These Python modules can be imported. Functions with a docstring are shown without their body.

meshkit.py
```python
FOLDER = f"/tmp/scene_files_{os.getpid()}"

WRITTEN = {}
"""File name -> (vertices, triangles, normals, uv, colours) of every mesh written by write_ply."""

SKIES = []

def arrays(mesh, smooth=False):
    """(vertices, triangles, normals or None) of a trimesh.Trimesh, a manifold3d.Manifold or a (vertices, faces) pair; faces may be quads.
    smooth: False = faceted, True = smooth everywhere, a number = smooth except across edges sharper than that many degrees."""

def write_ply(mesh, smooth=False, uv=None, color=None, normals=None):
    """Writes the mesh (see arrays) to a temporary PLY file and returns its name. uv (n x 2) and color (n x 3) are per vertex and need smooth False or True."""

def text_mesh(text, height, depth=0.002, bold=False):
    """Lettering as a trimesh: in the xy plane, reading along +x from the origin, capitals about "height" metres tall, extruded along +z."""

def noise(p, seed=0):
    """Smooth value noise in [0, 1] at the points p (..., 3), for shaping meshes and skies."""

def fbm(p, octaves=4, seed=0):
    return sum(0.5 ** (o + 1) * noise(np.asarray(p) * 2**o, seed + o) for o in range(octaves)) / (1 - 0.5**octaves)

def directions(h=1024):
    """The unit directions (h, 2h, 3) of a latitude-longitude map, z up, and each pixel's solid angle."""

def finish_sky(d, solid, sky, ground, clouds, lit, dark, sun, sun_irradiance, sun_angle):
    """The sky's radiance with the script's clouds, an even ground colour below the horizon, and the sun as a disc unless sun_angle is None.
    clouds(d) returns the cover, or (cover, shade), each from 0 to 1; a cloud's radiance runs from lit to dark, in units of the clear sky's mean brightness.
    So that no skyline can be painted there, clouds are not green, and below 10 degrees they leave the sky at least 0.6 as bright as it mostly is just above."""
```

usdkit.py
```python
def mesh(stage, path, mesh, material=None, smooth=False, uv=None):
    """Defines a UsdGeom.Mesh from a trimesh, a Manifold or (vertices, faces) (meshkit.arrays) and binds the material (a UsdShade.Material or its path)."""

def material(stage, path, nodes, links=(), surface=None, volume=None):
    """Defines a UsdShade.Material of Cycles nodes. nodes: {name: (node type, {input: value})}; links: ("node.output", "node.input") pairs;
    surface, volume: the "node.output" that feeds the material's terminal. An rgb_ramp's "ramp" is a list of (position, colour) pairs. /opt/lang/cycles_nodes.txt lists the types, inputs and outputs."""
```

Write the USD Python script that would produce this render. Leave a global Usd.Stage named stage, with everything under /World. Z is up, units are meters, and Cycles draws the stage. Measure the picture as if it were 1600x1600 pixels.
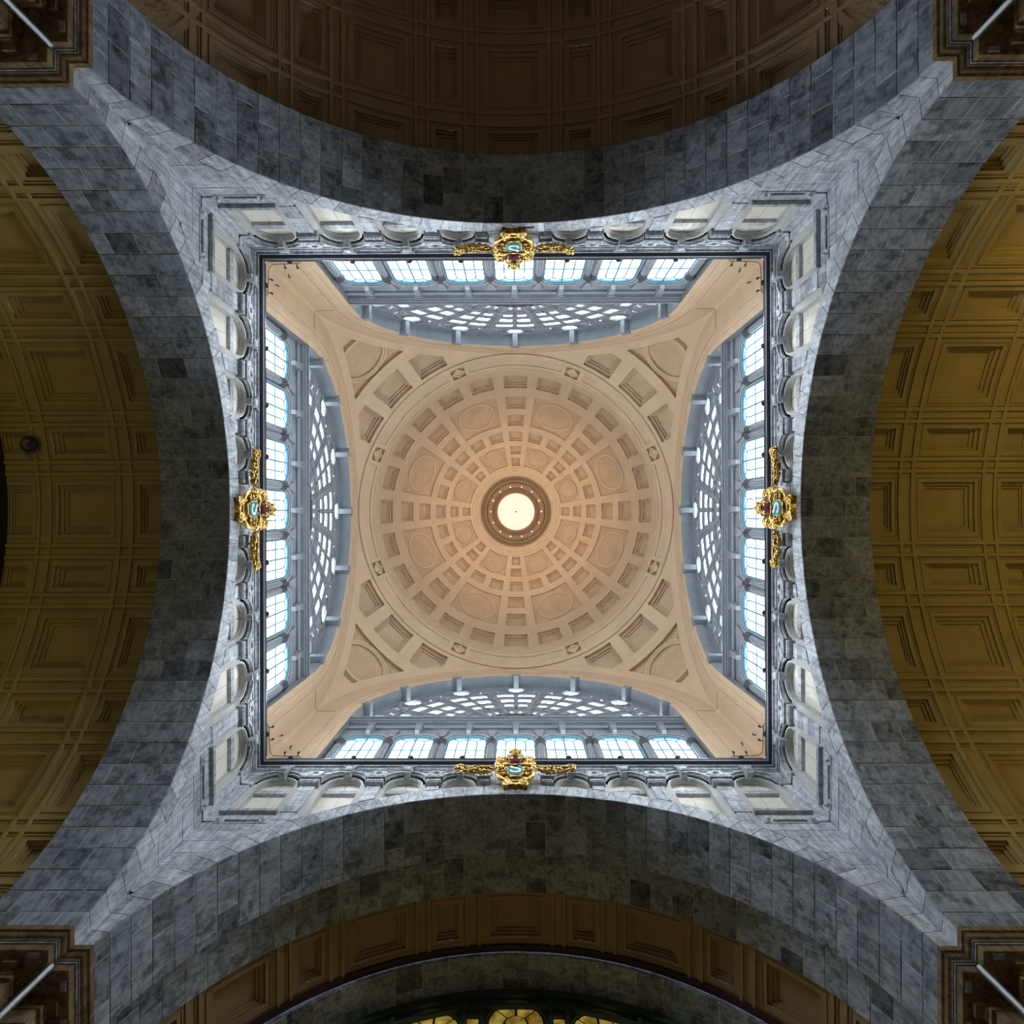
import math, random, numpy as np, trimesh, usdkit, meshkit
from pxr import Usd, UsdGeom, UsdLux, UsdShade, Gf, Sdf
from manifold3d import CrossSection, Manifold, FillRule
from shapely.geometry import Polygon, Point, box as sbox, LineString
from shapely import affinity
from shapely.ops import unary_union

PI = math.pi
rng = random.Random(7)
stage = Usd.Stage.CreateInMemory()
UsdGeom.SetStageUpAxis(stage, 'Z'); UsdGeom.SetStageMetersPerUnit(stage, 1.0)
UsdGeom.Xform.Define(stage, '/World'); UsdGeom.Scope.Define(stage, '/World/Looks')

# ------------------------------------------------------------------ camera: on the floor of the crossing, looking straight up
EYE = 1.6                     # height of the lens; every z in this script is measured from it, ZO adds it back
ZO = EYE
F_PX = 1109.0
CX, CY, TX, TY, ROLL = 0.096, 0.202, -0.0030, 0.0073, -0.0032
def cam_matrix():
    c, s = math.cos, math.sin
    Rx = np.array([[1, 0, 0], [0, c(TX), -s(TX)], [0, s(TX), c(TX)]])
    Ry = np.array([[c(TY), 0, s(TY)], [0, 1, 0], [-s(TY), 0, c(TY)]])
    Rz = np.array([[c(ROLL), -s(ROLL), 0], [s(ROLL), c(ROLL), 0], [0, 0, 1]])
    R = Rz @ Ry @ Rx          # rows: right, down, forward
    m = np.eye(4); m[0, :3], m[1, :3], m[2, :3] = R[0], -R[1], -R[2]; m[3, :3] = (CX, CY, EYE)
    return Gf.Matrix4d(*m.ravel().tolist())
cam = UsdGeom.Camera.Define(stage, '/World/Camera')
cam.AddTransformOp().Set(cam_matrix())
cam.CreateHorizontalApertureAttr(36.0); cam.CreateVerticalApertureAttr(36.0)
cam.CreateFocalLengthAttr(36.0 * F_PX / 1600.0)
cam.CreateClippingRangeAttr(Gf.Vec2f(0.05, 500.0))
cam.CreateExposureAttr(0.75)

# ------------------------------------------------------------------ light levels
SKY = 0.6                      # overcast sky outside
PANE = 3.3                     # daylight glowing in the frosted panes
LAMP = 0.46                     # opal disc in the lantern
VAULT_FILL = {0: (52, 52), 1: (620, 190), 2: (1.5, 1.5), 3: (130, 130)}   # added unseen fill lights on the pier cornices of the four arms, by side
VAULT_TINT = {0: (1.0, .76, .62), 1: (1.0, .79, .27), 2: (1.0, .70, .52), 3: (.97, .92, .46)}
FLOOD_FILL, DOME_FILL = 1400.0, 3300.0      # added fill lights on the gallery ledge: cool ones across the hall, warm ones up into the dome

def M(name, nodes, links, surface='p.BSDF'):
    return usdkit.material(stage, '/World/Looks/' + name, nodes, links, surface=surface)

sky = UsdLux.DomeLight.Define(stage, '/World/sky')
sky.CreateIntensityAttr(SKY); sky.CreateColorAttr(Gf.Vec3f(0.80, 0.89, 1.0))

# ------------------------------------------------------------------ materials
def stone(name, lo, hi, rough=0.62, scale=1.1, stain=0.5, bump=0.25, seed=0.0):
    return M(name, {
        'g': ('geometry', {}),
        'mp': ('mapping', {'location': (seed, seed * 1.7, seed * .6), 'scale': (1, 1, 1)}),
        'n1': ('noise_texture', {'scale': scale, 'detail': 6, 'roughness': 0.65, 'distortion': 0.6}),
        'n2': ('noise_texture', {'scale': scale * 2.6, 'detail': 6, 'roughness': 0.72}),
        'm3': ('mapping', {'scale': (5.0, 5.0, .45)}), 'n3': ('noise_texture', {'scale': 1.6, 'detail': 4, 'roughness': 0.6}), 'r3': ('rgb_ramp', {'ramp': [(.36, (.60, .63, .68)), (.5, (.98, .98, .98)), (.66, (1.25, 1.25, 1.24))]}), 'm4': ('mix_color', {'blend_type': 'multiply', 'fac': .85, 'use_clamp': False}),
        'r1': ('rgb_ramp', {'ramp': [(0.30, lo), (0.52, tuple((a + b) / 2 for a, b in zip(lo, hi))), (0.72, hi)]}),
        'r2': ('rgb_ramp', {'ramp': [(0.38, (1 - stain,) * 3), (0.52, (1, 1, 1)), (1, (1.0, 1.0, 1.0))]}),
        'mx': ('mix_color', {'blend_type': 'multiply', 'fac': 1.0}),
        'b': ('bump', {'strength': bump, 'distance': 0.04}),
        'p': ('principled_bsdf', {'roughness': rough, 'specular_ior_level': 0.35})},
        [('g.position', 'mp.vector'), ('mp.vector', 'n1.vector'), ('mp.vector', 'n2.vector'), ('g.position', 'm3.vector'), ('m3.vector', 'n3.vector'), ('n3.fac', 'r3.fac'), ('n1.fac', 'r1.fac'), ('n2.fac', 'r2.fac'),
         ('r1.color', 'mx.a'), ('r2.color', 'mx.b'), ('mx.result', 'm4.a'), ('r3.color', 'm4.b'), ('m4.result', 'p.base_color'), ('n2.fac', 'b.height'), ('b.normal', 'p.normal')])
def plain(name, col, rough=0.6, metal=0.0, var=0.12, scale=1.5, bump=0.0):
    lo = tuple(c * (1 - var) for c in col); hi = tuple(min(1, c * (1 + var)) for c in col)
    return M(name, {
        'g': ('geometry', {}), 'n': ('noise_texture', {'scale': scale, 'detail': 5, 'roughness': 0.6}),
        'r': ('rgb_ramp', {'ramp': [(0.3, lo), (0.7, hi)]}), 'b': ('bump', {'strength': bump, 'distance': 0.02}),
        'p': ('principled_bsdf', {'roughness': rough, 'metallic': metal, 'specular_ior_level': 0.3})},
        [('g.position', 'n.vector'), ('n.fac', 'r.fac'), ('r.color', 'p.base_color'), ('n.fac', 'b.height'), ('b.normal', 'p.normal')])
def glow(name, col, strength, base=(.8, .85, .9), rough=0.25):
    return M(name, {'p': ('principled_bsdf', {'base_color': base, 'roughness': rough, 'emission_color': col, 'emission_strength': strength})}, [])

STONES = [stone('stone_%d' % i, tuple(c * t for c in (.20, .25, .32)), tuple(c * t for c in (.41, .465, .54)), stain=min(.75, s + .14), seed=i * 3.1, scale=.9)
          for i, (t, s) in enumerate([(1.0, .4), (1.18, .3), (.86, .5), (.66, .6), (1.07, .45), (.95, .4), (.42, .5)])]
LIT_WALLS = [stone('lit_wall_stone_%d' % i, tuple(c * t for c in (.40, .435, .485)), tuple(c * t for c in (.68, .71, .75)), stain=s, seed=i * 2.3 + 11, scale=1.6)
         for i, (t, s) in enumerate([(1.0, .35), (1.1, .3), (.88, .45), (.78, .5), (1.05, .4), (.95, .3), (.6, .5)])]  # washed stone, paler still than the soffits: brighter light put into the colour
def pick_wall(): return LIT_WALLS[rng.choices(range(7), [5, 4, 4, 2, 4, 4, .4])[0]]
def pick_stone():
    return STONES[rng.choices(range(7), [5, 4, 4, 2.2, 4, 4, .55])[0]]
MORTAR = plain('mortar', (.52, .52, .51), .9)
PALE_STONE = stone('pale_stone', (.40, .43, .46), (.62, .64, .66), stain=.25, seed=40)
CARVED = stone('carved_stone', (.30, .33, .36), (.55, .57, .59), stain=.35, seed=50, scale=2.0)
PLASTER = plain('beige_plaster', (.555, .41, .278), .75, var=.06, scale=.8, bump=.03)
COFFER_SHADED = plain('shaded_coffer_plaster', (.495, .352, .23), .8, var=.08, scale=1.2, bump=.03)  # plaster darkened so the recess shade is put into the colour
VAULT_DIM = plain('vault_dim_paint', (.31, .225, .135), .6, var=.10, scale=1.2, bump=.04)  # vault paint made browner; the dimmer light of these arms is in the colour
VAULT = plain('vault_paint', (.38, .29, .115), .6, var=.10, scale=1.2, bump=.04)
CREAM = plain('cream_panel', (.78, .74, .66), .7, var=.05, scale=3)
IRON = plain('grey_painted_iron', (.225, .25, .28), .45, var=.10, scale=2.5)
IRON_DARK = plain('dark_iron', (.05, .052, .062), .5)
TEAL = plain('teal_glazing_bar', (.05, .20, .27), .5)
GREEN = plain('green_iron', (.035, .07, .055), .5)
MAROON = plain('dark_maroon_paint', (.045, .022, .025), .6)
MARBLE = stone('brown_marble', (.20, .145, .08), (.44, .33, .20), rough=.28, scale=1.6, stain=.4, bump=.05, seed=70)
GOLD = M('gilding', {'g': ('geometry', {}), 'n': ('noise_texture', {'scale': 9.0, 'detail': 6}), 'r': ('rgb_ramp', {'ramp': [(.36, (.30, .15, .025)), (.65, (.95, .70, .25))]}),
                     'p': ('principled_bsdf', {'metallic': .95, 'roughness': .24})}, [('g.position', 'n.vector'), ('n.fac', 'r.fac'), ('r.color', 'p.base_color')])
SHIELD = plain('teal_enamel', (.01, .30, .36), .35)
WHITE = plain('white_enamel', (.85, .84, .78), .4)
CUSHION = plain('dark_red_cushion', (.12, .008, .015), .7)
STEEL = plain('brushed_steel', (.26, .28, .30), .42, metal=1.0, var=.04)
FLOOR = stone('floor_stone', (.34, .32, .29), (.50, .47, .43), rough=.4, scale=.6, stain=.2, bump=.03, seed=90)
PANE_M = glow('frosted_pane', (.86, .945, 1.0), PANE)
OPAL = glow('opal_lamp', (1.0, .93, .74), LAMP, base=(.5, .45, .35))
BULB = glow('bulb', (1.0, .86, .66), 1.5)
YELLOW = M('yellow_glass', {'g': ('geometry', {}), 'n': ('noise_texture', {'scale': 2.2, 'detail': 5}), 'r': ('rgb_ramp', {'ramp': [(.35, (.10, .06, .006)), (.7, (.42, .30, .06))]}),
                            'p': ('principled_bsdf', {'roughness': .3, 'emission_strength': .55})}, [('g.position', 'n.vector'), ('n.fac', 'r.fac'), ('r.color', 'p.base_color'), ('r.color', 'p.emission_color')])
STAINED = M('stained_glass_ball', {'t': ('texture_coordinate', {}), 'g': ('geometry', {}), 'v': ('voronoi_texture', {'scale': 3.2}), 'r': ('rgb_ramp', {'interpolate': False, 'ramp': [(0, (.02, .02, .06)), (.35, (.16, .02, .03)), (.5, (.03, .02, .10)), (.62, (.10, .10, .02)), (.75, (.02, .02, .04))]}),
                                  's': ('separate_color', {}), 'p': ('principled_bsdf', {'roughness': .12, 'specular_ior_level': .9})},
            [('g.position', 'v.vector'), ('v.color', 's.color'), ('s.r', 'r.fac'), ('r.color', 'p.base_color')])

# ------------------------------------------------------------------ scene tree helpers
_used = {}
def numbered(parent, name):
    n = _used.get((parent, name), 0); _used[(parent, name)] = n + 1
    return name if n == 0 else '%s_%03d' % (name, n)
LOC = {}
def thing(name, label=None, cat=None, loc=(0, 0, 0), group=None, kind=None):
    path = '/World/' + numbered('/World', name)
    x = UsdGeom.Xform.Define(stage, path)
    LOC[path] = np.array(loc, float)
    if any(loc): x.AddTranslateOp().Set(Gf.Vec3d(*map(float, loc)))
    p = x.GetPrim()
    for k, v in (('label', label), ('category', cat), ('group', group), ('kind', kind)):
        if v: p.SetCustomDataByKey(k, v)
    return path
def part(parent, name, mesh, mat, smooth=False, label=None, kind=None):
    if mesh is None: return None
    v, f = (np.array(mesh.vertices), np.array(mesh.faces)) if isinstance(mesh, trimesh.Trimesh) else (np.asarray(mesh[0], float), np.asarray(mesh[1], int))
    if len(f) == 0: return None
    root = '/'.join(parent.split('/')[:3])
    v = v - LOC.get(root, 0)
    path = parent + '/' + numbered(parent, name)
    m = usdkit.mesh(stage, path, (v, f), mat, smooth=smooth)
    if label: m.GetPrim().SetCustomDataByKey('label', label)
    if kind: m.GetPrim().SetCustomDataByKey('kind', kind)
    return path
def cat_(ms):
    ms = [m for m in ms if m is not None and len(m[1])]
    vs, fs, o = [], [], 0
    for v, f in ms:
        vs.append(np.asarray(v, float)); f = np.asarray(f, int)
        if f.shape[1] == 4: f = np.vstack([f[:, [0, 1, 2]], f[:, [0, 2, 3]]])
        fs.append(f + o); o += len(v)
    return (np.vstack(vs), np.vstack(fs)) if vs else (np.zeros((0, 3)), np.zeros((0, 3), int))
def S(k, mesh):
    """local side frame (the wall stands at y = -d, x runs along it) -> side k, and up to the world's floor"""
    if mesh is None: return None
    v, f = mesh if not isinstance(mesh, trimesh.Trimesh) else (mesh.vertices, mesh.faces)
    v = np.array(v, float); c, s = [(1, 0), (0, 1), (-1, 0), (0, -1)][k % 4]
    return np.column_stack([c * v[:, 0] - s * v[:, 1], s * v[:, 0] + c * v[:, 1], v[:, 2] + ZO]), np.asarray(f)
def spt(k, x, d, z):
    return S(k, (np.array([[x, -d, z]]), np.zeros((0, 3), int)))[0][0]
SIDE = ['front', 'right', 'back', 'left']
WHERE = ['at the top of the picture', 'at the right of the picture', 'at the bottom of the picture', 'at the left of the picture']
SHORT = ['top', 'right', 'bottom', 'left']

# ------------------------------------------------------------------ mesh helpers
def tm(m): return np.array(m.vertices), np.array(m.faces)
def bx(x0, x1, d0, d1, z0, z1):
    v = np.array([(x, -d, z) for x in (x0, x1) for d in (d0, d1) for z in (z0, z1)], float)
    f = np.array([(0, 1, 3, 2), (4, 6, 7, 5), (0, 4, 5, 1), (2, 3, 7, 6), (0, 2, 6, 4), (1, 5, 7, 3)])
    return v, np.vstack([f[:, [0, 1, 2]], f[:, [0, 2, 3]]])
def polys(g):
    if g.is_empty: return []
    if g.geom_type == 'Polygon': return [g]
    return [p for q in getattr(g, 'geoms', []) for p in polys(q)]
def prism(g, d0, d1):
    """shapely polygon in (x, z) -> solid from depth d0 (front) to d1"""
    out = []
    for p in polys(g):
        if p.area < 1e-5: continue
        p = p.simplify(0.0008)
        cs = CrossSection([np.array(p.exterior.coords)[:-1]] + [np.array(h.coords)[:-1] for h in p.interiors], FillRule.EvenOdd)
        m = cs.extrude(abs(d1 - d0)).to_mesh()
        v = np.array(m.vert_properties[:, :3], float); f = np.array(m.tri_verts, int)
        out.append((np.column_stack([v[:, 0], -(max(d0, d1) - v[:, 2]), v[:, 1]]), f[:, ::-1] * 1))
    return cat_(out) if out else None
def grid(P, us, vs, h=0.0):
    us, vs = np.asarray(us, float), np.asarray(vs, float)
    U, V = np.meshgrid(us, vs, indexing='ij')
    pts = P(U.ravel(), V.ravel(), np.zeros(U.size) + h)
    n, m = len(us), len(vs); i, j = np.meshgrid(np.arange(n - 1), np.arange(m - 1), indexing='ij')
    a = (i * m + j).ravel()
    return pts, np.vstack([np.column_stack([a, a + m, a + m + 1]), np.column_stack([a, a + m + 1, a + 1])])
def loft(rings, close=True, cap=False):
    n = len(rings[0]); v = np.vstack(rings); fs = []
    for k in range(len(rings) - 1):
        for i in range(n if close else n - 1):
            a, b = k * n + i, k * n + (i + 1) % n
            fs += [(a, b, b + n), (a, b + n, a + n)]
    if cap:
        c = len(v); v = np.vstack([v, rings[-1].mean(0)]); o = (len(rings) - 1) * n
        fs += [(o + i, o + (i + 1) % n, c) for i in range(n)]
    return v, np.array(fs)
def resample(ring, n):
    ring = np.asarray(ring, float); nx = np.roll(ring, -1, 0)
    return np.vstack([ring[i] + (nx[i] - ring[i]) * np.arange(n)[:, None] / n for i in range(len(ring))])
def rect(u0, u1, v0, v1): return [(u0, v0), (u1, v0), (u1, v1), (u0, v1)]
def coffer(ring, P, steps, n=3):
    """stepped recess under a closed ring of (u, v); steps: (scale, depth) from the rim inwards; the middle is closed by a panel"""
    r = resample(ring, n); c = r.mean(0); sc = np.array([1.0, 1.0]); h = 0.0; rings = []
    def put(s, hh):
        q = c + (r - c) * s; rings.append(P(q[:, 0], q[:, 1], np.zeros(len(q)) + hh))
    put(1.0, 0.0); s0 = 1.0
    for s, hh in steps:
        put(s0, hh); put(s, hh); s0 = s
    v, f = loft(rings)
    m = len(v); v = np.vstack([v, P(np.array([c[0]]), np.array([c[1]]), np.array([hh]))]); o = (len(rings) - 1) * len(r)
    return v, np.vstack([f, [(o + i, o + (i + 1) % len(r), m) for i in range(len(r))]])
def block(P, u0, u1, v0, v1, nu, h, b, hb=-.02):
    """a stone with chamfered edges: P(u, v, h), h towards the room; b = (bevel in u, in v, in h)"""
    us = np.linspace(u0, u1, nu + 1); ui = np.linspace(u0 + b[0], u1 - b[0], nu + 1)
    def loop(uu, a, c): return np.vstack([np.column_stack([uu, np.full(nu + 1, a)]), np.column_stack([uu[::-1], np.full(nu + 1, c)])])
    L = [(loop(us, v0, v1), hb), (loop(us, v0, v1), h - b[2]), (loop(ui, v0 + b[1], v1 - b[1]), h)]
    rings = [P(l[:, 0], l[:, 1], np.zeros(len(l)) + hh) for l, hh in L]
    v, f = loft(rings); o = 2 * len(rings[0]); n = nu + 1
    top = [t for i in range(nu) for t in ((o + i, o + i + 1, o + 2 * n - 2 - i), (o + i, o + 2 * n - 2 - i, o + 2 * n - 1 - i))]
    return v, np.vstack([f, top])
def tube(pts, r, sides=8, closed=False):
    p = np.asarray(pts, float); t = (np.roll(p, -1, 0) - np.roll(p, 1, 0)) if closed else np.gradient(p, axis=0)
    t /= np.linalg.norm(t, axis=1, keepdims=True) + 1e-12
    up = np.array([0.13, 0.21, 0.97]) if abs(t[:, 2]).mean() < .8 else np.array([.97, .2, .1])
    a = np.cross(t, up); a /= np.linalg.norm(a, axis=1, keepdims=True) + 1e-12; b = np.cross(t, a)
    w = np.arange(sides) * 2 * PI / sides; r = np.broadcast_to(r, (len(p),))
    rings = [p[i] + r[i] * (np.cos(w)[:, None] * a[i] + np.sin(w)[:, None] * b[i]) for i in range(len(p))]
    if closed: return loft(rings + [rings[0]])
    v, f = loft(rings); n = len(v); v = np.vstack([v, p[0], p[-1]]); o = (len(p) - 1) * sides
    return v, np.vstack([f, [((i + 1) % sides, i, n) for i in range(sides)], [(o + i, o + (i + 1) % sides, n + 1) for i in range(sides)]])
def ball(c, r, sub=2, squash=(1, 1, 1)):
    v, f = tm(trimesh.creation.icosphere(subdivisions=sub, radius=1.0)); return v * np.array(squash) * r + np.array(c), f
def lathe(profile, c=(0, 0, 0), n=24, axis='z'):
    """profile: (radius, height) pairs"""
    w = np.arange(n) * 2 * PI / n
    rings = [np.column_stack([r * np.cos(w), r * np.sin(w), np.full(n, z)]) for r, z in profile]
    v, f = loft(rings)
    if axis == 'd': v = np.column_stack([v[:, 0], v[:, 2], v[:, 1]])
    return v + np.array(c), f
def annulus(r0, r1, z, n=96): return lathe([(r0, z), (r1, z)], n=n)
def arc_pts(xc, zc, r, a0, a1, n): return [(xc + r * math.cos(t), zc + r * math.sin(t)) for t in np.linspace(a0, a1, n)]
def half_disc(xc, zc, rx, rz=None, n=24, bottom=None):
    rz = rz or rx; pts = [(xc + rx * math.cos(t), zc + rz * math.sin(t)) for t in np.linspace(0, PI, n)]
    if bottom is not None: pts = [(xc + rx, bottom)] + pts + [(xc - rx, bottom)]
    return Polygon(pts)

def aim(path, pos, to, w, h, inten, col):
    L = UsdLux.RectLight.Define(stage, path); L.CreateWidthAttr(w); L.CreateHeightAttr(h); L.CreateIntensityAttr(inten); L.CreateColorAttr(Gf.Vec3f(*col))
    b = np.array(pos, float) - np.array(to, float); b /= np.linalg.norm(b); x = np.cross((0, 0, 1.0), b); x /= np.linalg.norm(x); y = np.cross(b, x)
    m = np.eye(4); m[0, :3], m[1, :3], m[2, :3], m[3, :3] = x, y, b, pos
    L.AddTransformOp().Set(Gf.Matrix4d(*m.ravel().tolist()))

def spot(path, pos, to, rad, inten, col):
    L = UsdLux.SphereLight.Define(stage, path); L.CreateRadiusAttr(rad); L.CreateIntensityAttr(inten); L.CreateColorAttr(Gf.Vec3f(*col))
    sh = UsdLux.ShapingAPI.Apply(L.GetPrim()); sh.CreateShapingConeAngleAttr(19.0); sh.CreateShapingConeSoftnessAttr(.9)
    b = np.array(pos, float) - np.array(to, float); b /= np.linalg.norm(b); x = np.cross((0, 0, 1.0), b); x /= np.linalg.norm(x); y = np.cross(b, x)
    m = np.eye(4); m[0, :3], m[1, :3], m[2, :3], m[3, :3] = x, y, b, pos
    L.AddTransformOp().Set(Gf.Matrix4d(*m.ravel().tolist()))
# ------------------------------------------------------------------ measures of the place (z from the lens)
D, R, ZS = 10.0, 9.594, 15.2          # half width of the crossing, radius and springing of its four arches
DEPTH = 12.38                          # where the stone soffit ends
RV = 9.92                              # radius of the coffered barrel vaults
Z_GAL = 27.45                          # gallery cornice top
Z_IMP, R_LUN = 35.0, 8.0               # springing and radius of the lunettes
R_SPH = 14.142
RD, ZD = 9.6, 45.0                     # dome

# ================================================================== floor and the walls far below
flo = thing('floor', 'pale stone floor of the hall under the dome', 'floor', kind='structure')
for i in range(-4, 4):
    for j in range(-4, 4):
        part(flo, 'floor_slab', (lambda v, f: (v, f))(*S(0, bx(i * 5.2 + .01, i * 5.2 + 5.19, j * 5.2 + .01, j * 5.2 + 5.19, -EYE - .2, -EYE))), FLOOR)
arm = {}
for k in range(4):
    a = thing('arm_wall', 'lower hall wall of brown marble below the vault %s' % WHERE[k], 'wall', kind='structure')
    for s in (-1, 1):
        part(a, 'side_wall', S(k, bx(*sorted((s * 9.96, s * 10.3)), 12.3, 20.6, -EYE, ZS + .1)), MARBLE)
        part(a, 'pier', S(k, bx(*sorted((s * 9.56, s * 10.35)), 10.02, 12.4, -EYE, ZS + .05)), MARBLE)
    part(a, 'end_wall', S(k, bx(-10.3, 10.3, 20.3, 20.6, -EYE, 27.0)), MARBLE if k != 2 else MARBLE)

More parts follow.
